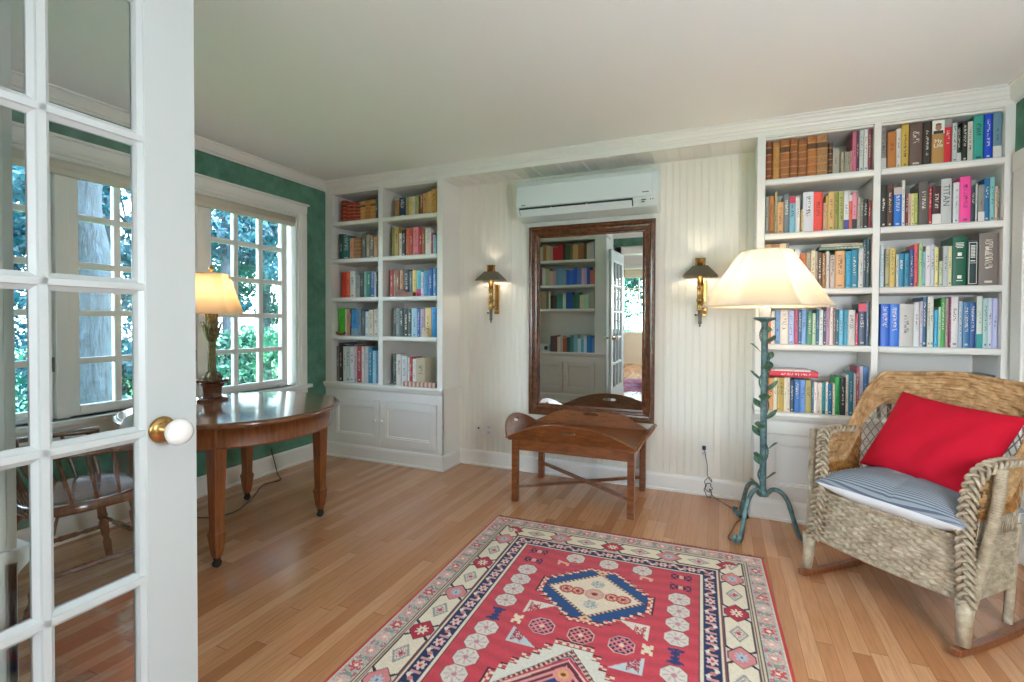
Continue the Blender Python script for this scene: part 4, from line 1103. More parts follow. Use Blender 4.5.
for key, data in BOOKS.items():
    case, bay, sh = key[0], key[1], int(key[2])
    z0 = ([0]+SH+[.664])[sh]
    for i, q in enumerate(data):
        x, w, h = q[0]/1e4, max(.004, q[1]/1e4), q[2]/1e3; c = '%02x%02x%02x' % q[3:6]
        fl = q[6]; c2 = '%02x%02x%02x' % q[7:10] if len(q) > 7 else ''
        form = {'L': 'leather-bound book', '': 'book'}.get(fl, 'book')
        if fl in 'TB' and c2: form = 'book'
        lab = f"{cname(c)} {form}, {ORD[i]} from left on {SHN[sh]}, {'left' if bay=='L' else 'right'} bay, {CASE[case]}"
        yf = YB+(.04 if case == 'L' else .028)+rb.uniform(-.004, .006)
        if sh == 5 and case == 'L': yf += .0
        gr = f"books on the {SHN[sh]}, {'left' if bay=='L' else 'right'} bay, {CASE[case]}"
        o = book(x, w, z0+.0005, h, c, fl, c2, yf, min(.2, .12+.3*(h-.15)+rb.uniform(-.005, .01)), lab, gr)
        if fl == 'M':       # wide tan spine: portrait above, two-line white title
            o['label'] = 'thick tan book with a portrait and white title My Life, on the top shelf'
            m = MB(); m.box(-w/2+.0005, w/2-.0005, -.0008, .004, h*.69, h-.001); k = m.build('photo_panel', M['ink_w'], o)
            m = MB(); m.box(-w*.4, w*.4, -.0012, .002, h*.69, h*.76); m.build('dark_suit', M['ink_d'], k)
            m = MB(); n0 = len(m.v); m.ball((0, 0, 0), .014, 14, sy=.09, sz=1.25); m.xf(Matrix.Translation((0, -.0012, h*.83)), n0); m.build('face', M['skin'], k)
            m = MB(); m.ball((0, 0, 0), .0135, 12, sy=.07, sz=.6); m.xf(Matrix.Translation((0, -.0011, h*.895))); m.build('hair', M['ink_g'], k)
            for txt, z in (('My', .52), ('Life', .42)):
                lt = lettering(txt, o, M['ink_w'], .029, (0, 0, 0), (PI/2, 0, 0)); lt.location = (0, -.0008, h*z)
        if fl == 'N':
            o['label'] = 'pale grey book with dark vertical title TITAN, on the second shelf'
            lt = lettering('TITAN', o, M['ink_g'], .041, (0, 0, 0), (PI/2, PI/2, 0)); lt.location = (-w*.04, -.0008, h*.63)
        if fl == 'G':
            m = MB()
            for z, hw in ((.86, .3), (.83, .27), (.8, .3), (.77, .22), (.56, .25), (.1, .22)): m.box(-w*hw, w*hw, -.0008, .002, h*z, h*(z+.014))
            for z in (.63, .17): m.lathe([(1e-4, 0), (.01, 0), (.01, .001), (1e-4, .001)], (0, 0, 0), 12) if False else m.box(-.009, .009, -.0008, .002, h*z-.006, h*z+.012)
            m.build('title_marks', M['ink_w'], o)
        if fl == 'P':
            m = MB(); b0 = w*.36
            for xa, xb, za, zb in ((-b0, b0, .95, .96), (-b0, b0, .04, .05), (-b0, -b0+.002, .04, .96), (b0-.002, b0, .04, .96), (-b0*.6, b0*.6, .54, .56), (-b0, b0, .5, .507)): m.box(xa, xb, -.0008, .002, h*za, h*zb)
            for k in range(9): m.box(-b0*.55, b0*.55, -.0008, .002, h*(.62+.032*k), h*(.638+.032*k))
            m.build('title_frame', M['ink_w'], o)
# books lying flat
def flat_book(x0, x1, y0, dep, z0, th, c, label, group):
    o = book(0, th, 0, x1-x0, c, '', '', 0, dep, label, group)
    o.rotation_euler = (0, PI/2, 0); o.location = (x0, y0, z0+th/2)
    return o
def lying(*a): return flat_book(*a)
yl = YB+.03
g = 'books lying flat in the bookcase behind the floor lamp'
zt = 1.414+.229
lying(.535, .755, yl, .15, zt, .018, '6d8a78', 'grey-green book lying flat on the third shelf row, left bay, behind floor lamp', g)
lying(.545, .752, yl+.005, .14, zt+.0185, .014, 'b8a888', 'tan book lying flat on top of a grey-green one, left bay, behind floor lamp', g)
zt = .664+.213
lying(.28, .54, yl, .16, zt, .034, 'd3223a', 'large red book lying flat across the row on the bottom shelf beside floor lamp', g)
lying(.29, .50, yl+.006, .15, zt+.0345, .010, 'e8d8d8', 'thin white book lying on top of the large red one, beside floor lamp', g)
z = .6645
for i, (th, c, x0, x1, lb) in enumerate(((.03, '3f8a4a', 1.15, 1.35, 'green'), (.026, 'd8c838', 1.16, 1.345, 'yellow'), (.036, '2a5aa8', 1.16, 1.35, 'blue'), (.024, 'b8303a', 1.165, 1.345, 'red'), (.03, 'e0dcd4', 1.17, 1.35, 'white'), (.03, '46545e', 1.17, 1.35, 'slate grey'), (.022, 'd6d09a', 1.165, 1.35, 'pale yellow'), (.036, 'c8d4b4', 1.17, 1.35, 'pale green'), (.028, '3c5468', 1.175, 1.352, 'navy'))):
    lying(x0, x1, yl+.002*(i % 3), .17, z, th, c, f"{lb} book lying flat in the pile behind the wicker rocker's back", 'books piled behind the rocker'); z += th+.0006
x = .85
for i, (w, h, c) in enumerate(((.03, .2, 'd8d4d0'), (.022, .19, '6a4a40'), (.034, .2, 'c8ccd4'), (.026, .21, '2c2c30'), (.03, .19, 'e0dcd4'), (.024, .2, '4a5a60'), (.028, .19, 'd8c8c0'), (.022, .18, 'b8383a'), (.03, .19, '3a6aa0'))):
    book(x, w-.001, .6645, h, c, '', '', yl, .15, f"{cname(c)} book, {ORD[i]} from left behind the rocker's lattice back, bottom shelf", 'books behind the rocker lattice'); x += w
z = .664+.325
lying(-3.16, -2.99, YB+.045, .15, z, .014, '2c2a2a', 'flat black book lying on top of the row, bottom shelf, left bay, corner bookcase', 'flat book in the corner bookcase')

# small things on the corner bookcase shelves
m = MB(); P = []
bx_, by_, bz_ = -3.12, YB+.018, 1.0775
for i in range(17):
    s = i/16; w = .016*math.sin(PI*min(1, s*1.0))**.6+.001; hh = .022+.014*abs(2*s-1)**2
    P.append([(bx_-.055+.11*s, by_+w*c, bz_+hh*(.5+.5*sn)+(.006*abs(2*s-1)**2)*(1-sn)) for c, sn in [(math.cos(2*PI*k/10), math.sin(2*PI*k/10)) for k in range(10)]])
m.grid(P, closed_v=True); m.add(P[0], [tuple(range(10))]); m.add(P[-1], [tuple(range(10))[::-1]])
tag(m.build('carved_boat', M['redwood'], None, (bx_, by_, bz_)), 'small carved reddish-brown wooden boat in front of the bright green book', 'ornament')
t = thing('wooden_casket', 'small carved rosy wooden casket with a humped lid on the third shelf, corner bookcase', 'box', (-2.44, YB+.012, 1.4145))
m = MB(); m.box(-2.515, -2.335, YB-.006, YB+.034, 1.4145, 1.442); m.build('body', M['redwood'], t, bevel=.003)
pr = [(-2.515, 1.442)]+[(-2.515+.18*i/20, 1.446+.026*math.sin(PI*min(1, i/13))**2+.006*math.sin(PI*i/20)) for i in range(21)]+[(-2.335, 1.442)]
m = MB(); m.prism(pr, 1, YB-.006, YB+.034); m.build('lid', M['redwood'], t)
t = thing('figurine', 'small pale carved figurine with dark eyes before the fourth shelf books, corner bookcase', 'figurine', (-2.235, YB+.02, 1.0775))
m = MB(); m.lathe([(1e-4, 0), (.026, 0), (.028, .012), (.02, .03), (.018, .04), (.023, .052), (.022, .07), (.012, .08), (1e-4, .083)], (-2.235, YB+.018, 1.0775), 16)
m.build('body', M['paper'], t)
m = MB()
for dx in (-.009, .009): m.ball((-2.235+dx, YB-.002, 1.138), .004, 8)
m.build('eye', M['ink_d'], t)
def stripes():
    mm = bpy.data.materials.new('striped_box_cloth'); q = NT(mm)
    tc = q.n('ShaderNodeTexCoord'); sp = q.n('ShaderNodeSeparateXYZ'); q.l(tc.outputs['Object'], sp.inputs[0])
    f = q.math('LESS_THAN', q.math('FRACT', q.math('MULTIPLY', sp.outputs[0], 26)), .5)
    q.l(q.mix(f, lin('c9b6a0'), lin('a8706a')), q.b.inputs['Base Color']); q.b.inputs['Roughness'].default_value = .8; return mm
m = MB(); m.box(-2.44, -2.125, YB-.005, YB+.035, .6645, .705)
tag(m.build('striped_box', stripes(), None, (-2.28, YB+.015, .6645), bevel=.008, seg=3), 'low striped pink and beige box before the leaning books, bottom shelf, corner bookcase', 'box')

# the bookcase reflected in the mirror: its books as one mass (beyond the 300 largest books), grouped per shelf
ms = M['bk_dark']
REF = {2.03: '65a:9aa890 95:c8c0b0 120:b07040 140:c8a890 160:b8a088 180:c02030 212:c02030 240:3a2a26 256:4a5a40 286:8a7050 300:c8a070 330:9a6030 362:504030 380:c0b0a0 400:b0a8b0 425:',
       1.675: '70:c0c8d8 95:605060 115:d0c8c8 135:9ab090 160:d8a8a0 182:b0a8a0 200:6a90c0 215:70a0c0 245:8aa0b0 260:2a5ac8 280:3a6ad0 300:2a5ac8 325:5a80c8 350:d8a0b0 365:b0a0c0 380:3050a0 400:d06a60 425:',
       1.337: '80:b09a78 108:a88a68 140:5a7050 155:e0d8c0 165:3a2a26 185:4a3a30 205:3a8a78 240:d8d4c8 258:2050a0 297:2f6058 318:3a6a60 340:d8c8a0 362:a8c8b0 390:9a9a88 425:',
       .715: '165:5a5a60 190:8a4a3a 207:d8d0b8 225:c0b8a8 240:c8603c 262:3a5a58 285:5a8a88 305:8ac0c8 328:d8e8e8 346:6ab0d0 364:dfe8f0 380:3a80b0 396:2a70c0 412:6a90c0 425:'}
mm = []; cols = []
for z0, s in REF.items():
    it = [q.split(':') for q in s.replace('a:', ':', 1).split()]
    for i in range(len(it)-1):
        a, b = (float(it[i][0])-62)/366, (float(it[i+1][0])-62)/366
        x0, x1 = -2.478+.91*a, -2.478+.91*b-.001
        mm.append((x0, x1, z0+.001, rb.uniform(.19, .26), it[i][1]))
allm = MB(); slots = []; idx = {}
for x0, x1, z0, h, c in mm:
    if c not in idx: idx[c] = len(slots); slots.append(mat('spine_'+cname(c).replace(' ', '_'), c, .45))
    allm.m = idx[c]; allm.box(x0, x1, YO-.2, YO-.03, z0, z0+h)
allm.m = len(slots); slots.append(M['paper'])
for x0, x1, z0, h, c in mm: allm.box(x0+.002, x1-.002, YO-.198, YO-.034, z0+.002, z0+h+.0005)
ob = allm.build('book_rows', slots, None, (-2.0, YO-.1, .72))
tag(ob, 'mixed books filling the bookcase reflected in the mirror', 'books'); ob['kind'] = 'stuff'
t = thing('radio', 'small grey radio on the counter of the bookcase reflected in the mirror', 'radio', (-2.34, YO-.12, .716))
m = MB(); m.box(-2.43, -2.25, YO-.18, YO-.06, .716, .82); m.build('body', M['plastic'], t, bevel=.008)
m = MB(); m.lathe([(1e-4, 0), (.03, 0), (.03, .004), (1e-4, .004)], (0, 0, 0), 18); m.xf(Matrix.Translation((-2.3, YO-.06, .765)) @ Matrix.Rotation(-PI/2, 4, 'X')); m.build('dial', M['slot'], t)
# ================================================================== RUGS
def rug_colors(U, V, W, L):
    """knotted pattern, dyes per knot. U across, V from the far end (metres)."""
    N = U.shape; out = np.zeros(N+(3,))
    def c(h): return np.array(lin(h)[:3])
    RED, DRED, NAVY, BLUE, CREAM, PINK, GREY, BLK, PALE, CORAL, LBLUE = map(c, ('c8444f', '9a2430', '1f2c54', '1d4a7c', 'dccfb6', 'd88a86', 'a8a49c', '30222c', 'd9d6cc', 'cf5a52', '9fb8c4'))
    rng = np.random.RandomState(3)
    small = rng.rand(*N)
    def paint(mask, col):
        out[mask] = col
    def diam(u, v, cu, cv, ru, rv): return np.abs(u-cu)/ru+np.abs(v-cv)/rv
    def octo(u, v, cu, cv, r, k=1.0):
        a, b = np.abs(u-cu)/r, np.abs(v-cv)/(r*k); return np.maximum(np.maximum(a, b), (a+b)/1.42)
    dx = np.minimum(U, W-U); dy = np.minimum(V, L-V); d = np.minimum(dx, dy)
    side = dx < dy
    # running coordinate along each border, mirrored about the middle
    s = np.where(side, V-L/2, U-W/2)
    sa = s
    paint(d >= 0, RED)
    # --- field with weaver's colour bars
    out[...] = RED*(.94+.16*np.sin(V*90+3*np.sin(U*7))[..., None]*.5)
    field = d > .305
    # --- borders
    paint(d <= .305, BLK); paint((d > .292) & (d <= .302), CREAM)
    nv = (d > .232) & (d <= .291); paint(nv, NAVY)
    p = .066; k = np.round(sa/p); f = sa/p-k; e = (d-.2615)/.0295
    rr = np.sqrt((f*p/.024)**2+(e*.0295/.022)**2); an = np.arctan2(e, f*2.2)
    odd = (k.astype(int) % 2) == 0
    paint(nv & (rr < .85+.22*np.cos(6*an)) & odd, c('d9b8ac')); paint(nv & (rr < .3) & odd, c('b8433f'))
    paint(nv & (np.abs(e-.55*np.sin(f*PI*2)) < .25) & ~odd, c('d8ccbc')); paint(nv & (np.abs(np.abs(f)-.5) < .09) & (np.abs(e) < .7), c('c89088'))
    paint(nv & (rr < .45) & ~odd, c('c4766e'))
    paint((d > .219) & (d <= .232), c('7a3038')); paint((d > .222) & (d <= .229), c('dcc9a8'))
    # --- main cream border: cartouches joined by red diamonds
    cb = (d > .106) & (d <= .219); paint(cb, c('8a9698'))
    P = .285
    off = np.where(side, (.55+.02-L/2), 0.)
    q = sa-off; kk = np.round(q/P); g = q-kk*P; e = (d-.1625)
    cell = np.abs(np.abs(g)-P/2)                         # 0 in cell middle
    hexa = np.maximum(np.abs(e)/.05, (np.abs(cell)+np.abs(e)*.75)/.128)
    paint(cb & (np.abs(e) < .0535), c('cdbfae'))
    paint(cb & (hexa < 1.08), BLK); paint(cb & (hexa < .98), CREAM)
    mot = np.maximum(np.abs(cell)/.05, np.abs(e)/.034); md = diam(cell, e, 0, 0, .055, .036)
    paint(cb & (hexa < .98) & (md < 1) & (md > .72), GREY*.75); paint(cb & (hexa < .98) & (md < .62) & (small > .35), c('b0808a')); paint(cb & (md < .25), c('b83a40'))
    par = (kk.astype(int) % 2) == 0
    dm = np.maximum(diam(g, e, 0, 0, .062, .062), np.abs(e)/.045); pet = np.sqrt((g/.03)**2+(e/.026)**2); pan = np.arctan2(e, g)
    paint(cb & (dm < 1.06), BLK); paint(cb & (dm < .97) & par, c('b0283a')); paint(cb & (dm < .97) & ~par, c('cf807c'))
    paint(cb & (pet < .75+.25*np.cos(8*pan)) & par, CREAM); paint(cb & (pet < .75+.25*np.cos(8*pan)) & ~par, LBLUE); paint(cb & (pet < .22), c('8a5a5a'))
    paint(cb & (np.abs(e) > .0535), c('6a4a50'))
    paint((d > .085) & (d <= .106), c('c9b79a')); paint((d > .087) & (d <= .0905), BLK); paint((d > .100) & (d <= .104), BLK)
    # --- outer floral border
    ob = (d > .02) & (d <= .085); paint(ob, c('a9a79c'))
    p = .082; k = np.round(sa/p); f = (sa/p-k)*p; e = d-.0525
    a2 = np.arctan2(e, f); r2 = np.sqrt(f*f+e*e)
    pk = k.astype(int) % 3
    ros = r2 < .024+.006*np.cos(6*a2)
    for i, h in enumerate(('cf8a82', 'c04a4c', 'd8a49c')): paint(ob & ros & (pk == i), c(h))
    paint(ob & (r2 < .008), c('e8d8c0'))
    lf = np.abs(np.abs(f)-p/2); paint(ob & (lf < .009) & (np.abs(e) < .022), c('7f8f80')); paint(ob & (lf < .012) & (np.abs(np.abs(e)-.022) < .006), c('b8626a'))
    paint(ob & (small > .86), c('d0c8bc'))
    paint((d > .0125) & (d <= .020), c('d9ccb0')); paint((d > .0165) & (d <= .0185), BLK); paint((d <= .0125), c('c03a38'))
    # --- field ornaments
    cu = W/2
    def medal(cv, hu, hv, ground, inner, step=True):
        a, b = np.abs(U-cu), np.abs(V-cv)
        # stepped hexagon
        n = 6
        flat = hu*.34
        bq = np.clip((a-(hu*.34*0))/hu, 0, 2)
        edge = np.where(a < hu*.30, hv, hv-(hv-.07)*(np.ceil((a-hu*.30)/(hu*.70)*n)/n))
        inside = (a < hu) & (b < edge)
        near = lambda t: (a < hu-t) & (b < edge-t)
        paint(field & inside, c('4a2030')); paint(field & near(.006), c('dccab0'))
        zz = ((np.floor((a-hu*.30)/(hu*.35/n))+np.floor(b/.014)) % 2) == 0
        paint(field & near(.006) & zz & ~near(.026), c('c8484a'))
        paint(field & near(.026), c('4a2030')); paint(field & near(.031), ground)
        q = a/(hu-.034)+b/(hv-.04)
        paint(field & near(.03) & (q < 1.0), c('3a2030')); 
        teeth = (np.floor((a-b)/.014) % 2) == 0
        paint(field & near(.03) & (q < .985), c('d0b79c')); paint(field & near(.03) & (q < .985) & (q > .9) & teeth, c('7a3a40'))
        paint(field & (q < .89), inner)
        return a, b, q
    m1 = .645; hu = .253; hv = .225
    a, b, q = medal(m1, hu, hv, BLUE, c('dfcdb2'))
    for i, (du, r) in enumerate(((0, .042), (.075, .03), (-.075, .03), (.125, .032), (-.125, .032))):
        o = octo(U, V, cu+du, m1, r); paint((o < 1), c('b84a40') if i else c('c89a88')); paint((o < .75) & (small > .45), c('d8a890')); paint(o < .3, c('8a2a30'))
    for s_ in (-1, 1):
        o = octo(U, V, cu, m1+s_*.085, .03); paint((o < 1) & (small > .4), c('8f9c9c')); 
        o = diam(U, V, cu, m1+s_*.19, .03, .022); paint(o < 1, c('d9b48c')); paint(o < .4, c('b84a40'))
    for m2 in (1.30, 1.975):
        hv2 = .305 if m2 == 1.30 else .225
        g = c('d4cfc0') if m2 == 1.30 else BLUE
        a, b, q = medal(m2, hu, hv2, g, c('1f3a6e') if m2 == 1.30 else c('dfcdb2'))
        if m2 == 1.30:
            q2 = a/.2+b/.215
            tt = (np.floor((a+b)/.016) % 2) == 0
            paint((q2 < 1.05) & (q2 > .93), c('b83a48')); paint((q2 < 1.05) & (q2 > .93) & tt, c('e0b0a0'))
            paint((q2 < .93), c('6a2438')); paint((q2 < .88) & (q2 > .62) & tt, c('d89088')); paint(q2 < .62, c('1f3a6e'))
            for s_ in (-1, 1):
                o = octo(U, V, cu, m2+s_*.13, .035); paint(o < 1, c('d88a80')); paint(o < .55, c('d8a860')); paint(o < .25, c('8a2a38'))
                o = diam(U, V, cu+s_*.07, m2, .05, .05); paint(o < 1, c('c0b4c0')); paint(o < .5, c('7a3a58'))
            o = octo(U, V, cu, m2, .045); paint(o < 1, c('c85050')); paint(o < .6, c('e0c8b0'))
    def disc(u, v, r=.045, kind=0):
        o = octo(U, V, u, v, r); rr = np.sqrt((U-u)**2+(V-v)**2); an = np.arctan2(V-v, U-u)
        if kind == 0:
            paint(field & (o < 1.05), c('8a4a4a')); paint(field & (o < .98), c('d2c6b8'))
            paint(field & (o < .8) & (np.cos(an*8+rr*60) > .6), c('b8a29e')); paint(field & (o < .22), c('b88088'))
        else:
            paint(field & (o < 1.06), c('d8b0a0')); paint(field & (o < .96), c('54203c') if kind == 1 else c('302a58'))
            gq = (np.abs(((U-u)+(V-v))/.026 % 1-.5) < .2) | (np.abs(((U-u)-(V-v))/.026 % 1-.5) < .2)
            paint(field & (o < .9) & gq, c('d8807c')); paint(field & (o < .2), c('e0c0a8'))
    def ham(u, v, w=.046, h=.034, col=None):
        a, b = np.abs(U-u)/w, np.abs(V-v)/h
        mk = (a < 1) & (b < .35+.65*a) & ((np.floor(a*5)+np.floor(b*4)) % 3 > 0); paint(field & mk, c('3a2848') if col is None else col)
        paint(field & (a < .25) & (b < .4), c('d8a090'))
    def bug(u, v, col=None):
        a, b = np.abs(U-u), np.abs(V-v)
        mk = ((a < .007) & (b < .045)) | ((np.abs(b-.02-.6*a) < .006) & (a < .03)) | ((np.abs(b-.04+.3*a) < .006) & (a < .026)) | ((a < .016) & (np.abs(b-.012) < .008))
        paint(field & mk, c('2a3a68') if col is None else col)
    for u in (.39, W-.385):
        ham(u, .355); ham(u, .452)
        for v in (.55, .645, .735, .83): disc(u, v)
        bug(u, .935)
        for v in (1.035, 1.125, 1.215, 1.305, 1.4, 1.49, 1.58): disc(u, v)
        bug(u, 1.68)
        for v in (1.78, 1.87, 1.96, 2.05): disc(u, v)
    for u in (.585, .75, .913): disc(u, .358)
    for v in (.945, 1.66): disc(.59, v, .047, 2); disc(.745, v, .047, 1); disc(.9, v, .047, 2)
    for sg in (-1, 1):
        # corner triangles between the medallions
        for vc, up in ((.84, -1), (1.03, 1), (1.57, -1), (1.76, 1)):
            uu = (U-cu)*sg; du = uu-.135; dv = (V-vc)*-up
            tri = (uu < .25) & (uu > .13) & (np.abs(V-vc) < .05) & (dv*up*0+((V-vc)*(-up)) > -.05)
            t1 = (uu > .13) & (uu < .25) & (((V-vc)*up) < .05) & (((V-vc)*up) > .05-(uu-.13)*.8)
            paint(field & t1, c('d6ccbc') if vc in (.84, 1.57) else c('b8c4c4'))
            t2 = t1 & (np.abs(uu-.215) < .022) & (np.abs(np.abs(V-vc-.0*up)-np.abs(uu-.215)-.0) < .02) & (small > .25)
            paint(field & t2, c('a83a40'))
        an_u, an_v = cu+sg*.255, .935
        aa, bb = np.abs(U-an_u), V-an_v
        an = ((aa < .013) & (np.abs(bb) < .02)) | ((np.abs(aa-.014) < .005) & (np.abs(np.abs(bb)-.018) < .012)); paint(field & an, c('e0ceb0'))
        an_u, an_v = cu+sg*.2, .42; aa, bb = np.abs(U-an_u), V-an_v
        an = ((aa < .03) & (np.abs(bb-.3*(U-an_u)) < .009)) | ((np.abs(aa-.022) < .006) & (np.abs(bb-.012) < .014)); paint(field & an, c('d8a890'))
        o = diam(U, V, cu+sg*.15, .41, .03, .025); paint(field & (o < 1) & (small > .3), c('b8565a'))
    out *= (.9+.2*rng.rand(*N))[..., None]
    return np.clip(out, 0, 1)

def rug_mat():
    m = bpy.data.materials.new('knotted_wool_pile'); t = NT(m)
    a = t.n('ShaderNodeVertexColor'); a.layer_name = 'dye'
    t.l(a.outputs['Color'], t.b.inputs['Base Color']); t.b.inputs['Roughness'].default_value = .95
    t.b.inputs['Specular IOR Level'].default_value = .1
    t.b.inputs['Sheen Weight'].default_value = .15
    t.bump(t.noise(t.coords('Object', (1, 1, 1)), 320, 2), .5, .002); return m
M['rug'] = rug_mat()
def rug(name, label, loc, rot, W, L, step, recolor=None):
    nu, nv = int(W/step)+1, int(L/step)+1
    u = np.linspace(0, W, nu); v = np.linspace(0, L, nv); U, V = np.meshgrid(u, v, indexing='ij')
    C = rug_colors(U, V, W, L)
    if recolor: C = C*np.array(recolor)
    Z = .009+.0012*np.sin(U*5+V*3)*np.sin(V*4)
    edge = np.minimum(np.minimum(U, W-U), np.minimum(V, L-V)); Z = np.where(edge < .004, .001, Z)
    co = np.stack([U, -V, Z], -1).reshape(-1, 3)
    i, j = np.meshgrid(np.arange(nu-1), np.arange(nv-1), indexing='ij'); a = (i*nv+j).ravel()
    F = np.stack([a, a+1, a+nv+1, a+nv], -1)
    me = bpy.data.meshes.new(name); me.vertices.add(len(co)); me.vertices.foreach_set('co', co.ravel())
    me.loops.add(F.size); me.loops.foreach_set('vertex_index', F.ravel().astype(np.int32))
    me.polygons.add(len(F)); me.polygons.foreach_set('loop_start', np.arange(0, F.size, 4, dtype=np.int32)); me.polygons.foreach_set('loop_total', np.full(len(F), 4, np.int32))
    me.update(calc_edges=True); me.validate()
    at = me.color_attributes.new('dye', 'FLOAT_COLOR', 'POINT')
    at.data.foreach_set('color', np.concatenate([C.reshape(-1, 3), np.ones((len(co), 1))], 1).ravel().astype(np.float32))
    me.materials.append(M['rug'])
    o = bpy.data.objects.new(name, me); col.objects.link(o); o.location = loc; o.rotation_euler = (0, 0, rot)
    ORG[o.name] = Vector((0, 0, 0))
    tag(o, label, 'rug'); return o
r_ = rug('rug', 'red, navy and cream knotted rug with stepped medallions on the oak floor', (-1.262, 2.722, 0), math.radians(2.1), 1.475, 2.62, .004)
rf = random.Random(2); fm = mat('dark_plum_fringe', '5a4450', .9)
for v0, dr in ((0, 1), (-2.62, -1)):
    m = MB(); m.box(0, 1.475, min(v0, v0+dr*.006), max(v0, v0+dr*.006), .001, .007)
    n = 210 if dr > 0 else 90
    for k in range(n):
        x = 1.475*(k+.5)/n; a = rf.uniform(-.01, .01); l = rf.uniform(.012, .024)
        m.tube([(x, v0+dr*.004, .005), (x+a*.5, v0+dr*(.004+l*.6), .004), (x+a, v0+dr*(.004+l), .002)], .0016, 4)
    m.build('fringe', fm, r_)
rug('rug', 'purple and red patterned rug in the hall, seen in the mirror', (-2.0, -.75, 0), 0, 1.3, 1.45, .01, (.8, .5, 1.1))

# ================================================================== WICKER ROCKER
def rocker():
    loc = (.6025, 2.46, 0); rz = math.atan2(-.702, .712)
    t = thing('rocking_chair', 'woven wicker rocking armchair with braided arms, before the bookcase', 'chair', loc, rz, local=True)
    # plan curve of the shell: front of one arm, round the back, to the other arm
    hw, yb, rc = .30, .385, .115; SH_ = .14
    pl = []
    for i in range(13): pl.append((-hw, .0+(yb-rc)*i/12))
    for i in range(1, 13): a = PI-PI/2*i/12; pl.append((-hw+rc+rc*math.cos(a), yb-rc+rc*math.sin(a)))
    for i in range(1, 13): pl.append((-hw+rc+(2*hw-2*rc)*i/12, yb+.012*math.sin(PI*i/12)))
    pl += [(-x, y) for x, y in pl[:25][::-1][1:]]
    PL = [Vector((x, y)) for x, y in pl]
    S = [0.]
    for i in range(1, len(PL)): S.append(S[-1]+(PL[i]-PL[i-1]).length)
    LT = S[-1]
    def at(s):
        s = max(0, min(LT, s))
        i = 0
        while i < len(S)-2 and S[i+1] < s: i += 1
        f = (s-S[i])/(S[i+1]-S[i]); p = PL[i].lerp(PL[i+1], f); d = (PL[i+1]-PL[i]).normalized()
        return p, Vector((d.y, -d.x))*-1          # outward normal
    def ss(a, b, x):
        x = max(0, min(1, (x-a)/(b-a))); return x*x*(3-2*x)
    def top(s):
        q = min(s, LT-s); mid = abs(s-LT/2)
        return .672+.010*math.sin(PI*min(1, q/.24))+.286*ss(.175, .40, q)+.022*ss(.4, .7, q)
    def pos(s, z):
        p, n = at(s); q = min(s, LT-s)
        lean = max(0, z-.42)*.07*ss(.2, .5, q)+SH_*(z-.05)         # back reclines
        flare = max(0, z-.42)*.05
        sx = -1 if s < LT/2 else 1
        return Vector((p.x+sx*flare, p.y+lean, z)), Vector((n.x, n.y, 0))
    def weave(m, f, Lu, Lv, pw, pr, amp, du=.0055, dv=.0028, both=True, grp=1):
        """f(u,v)->(point, normal); woven relief along rows v and stakes u"""
        nu, nv = max(2, int(Lu/du)), max(2, int(Lv/dv))
        P = []
        Q = [] if both else None
        for i in range(nu+1):
            u = Lu*i/nu; row = []; row2 = []
            for j in range(nv+1):
                v = Lv*j/nv; p, n = f(u, v)
                r = v/pr; k = math.floor(r); fr = r-k
                prof = math.sqrt(max(0., 1-(2*fr-1)**2))
                wv = math.cos(PI*(u/pw)+PI*(k//grp))
                row.append(p+n*(amp*(prof*.9-.6)+amp*.9*wv*(.4+.6*prof)))
                if both: row2.append(p+n*(-amp*(prof*.9-.6)-.003+amp*.9*wv*(.4+.6*prof)))
            P.append(row)
            if both: Q.append(row2)
        m.grid(P)
        if both: m.grid(Q)
    # woven band following the crest
    BW = .148
    m = MB()
    def fband(u, v):
        s = u; zt = top(s); zb = zt-BW
        return pos(s, zb+v)
    m.m = 0; weave(m, fband, LT, BW, .040, .0124, .0075, grp=2)
    m.build('back_band', M['wicker'], t)
    # rolled top edge
    m = MB()
    n = 150
    m.tube([pos(LT*i/n, top(LT*i/n))[0] for i in range(n+1)], .0085, 8)
    m.tube([pos(LT*i/n, top(LT*i/n)-BW)[0] for i in range(n+1)], .005, 6)
    # twisted binding over the top edge
    for ph in (0, PI):
        m.tube([pos(LT*i/900, top(LT*i/900))[0]+Vector((0, 0, 1))*(.0075*math.cos(2*PI*i/9+ph))+pos(LT*i/900, .5)[1]*(.0075*math.sin(2*PI*i/9+ph)) for i in range(901)], .004, 5)
    m.build('crest_binding', M['wicker'], t)
    # solid panels under the arms
    for s0, s1 in ((.012, .30), (LT-.30, LT-.012)):
        m = MB()
        weave(m, lambda u, v: pos(s0+u, .485+v*(top(s0+u)-BW-.485)/.05), s1-s0, .05, .02, .009, .003)
        m.build('arm_panel', M['wicker_brown'], t)
    # open lattice across the back and spokes below the panels
    m = MB()
    a0, a1 = .26, LT-.26; st = .034; z0 = .415
    for dr in (1, -1):
        k = -14
        while True:
            sb = a0+k*st; k += 1
            if sb > a1+.4: break
            pts = []
            for i in range(36):
                z = z0+.42*i/35; s = sb+dr*(z-z0)*.62+(0 if dr > 0 else .0)
                if s < a0 or s > a1: continue
                if z > top(s)-BW+.004: continue
                p, nrm = pos(s, z); pts.append(p+nrm*(.0016*dr))
            if len(pts) > 1: m.tube(pts, .0026, 5)
    for s_ in range(int((LT-.02)/.0155)+1):
        s = .01+.0155*s_
        q = min(s, LT-s)
        if q < .32:
            m.tube([pos(s, .41)[0], pos(s, .487)[0]], .0026, 5)
    m.build('lattice', M['wicker_grey'], t)
    # skirt: sides and back follow the shell, the front closes it
    m = MB()
    weave(m, lambda u, v: pos(u, .205+v), LT, .21, .026, .0130, .0065, dv=.003, du=.006)
    m.build('side_skirt', M['wicker_grey'], t)
    m = MB()
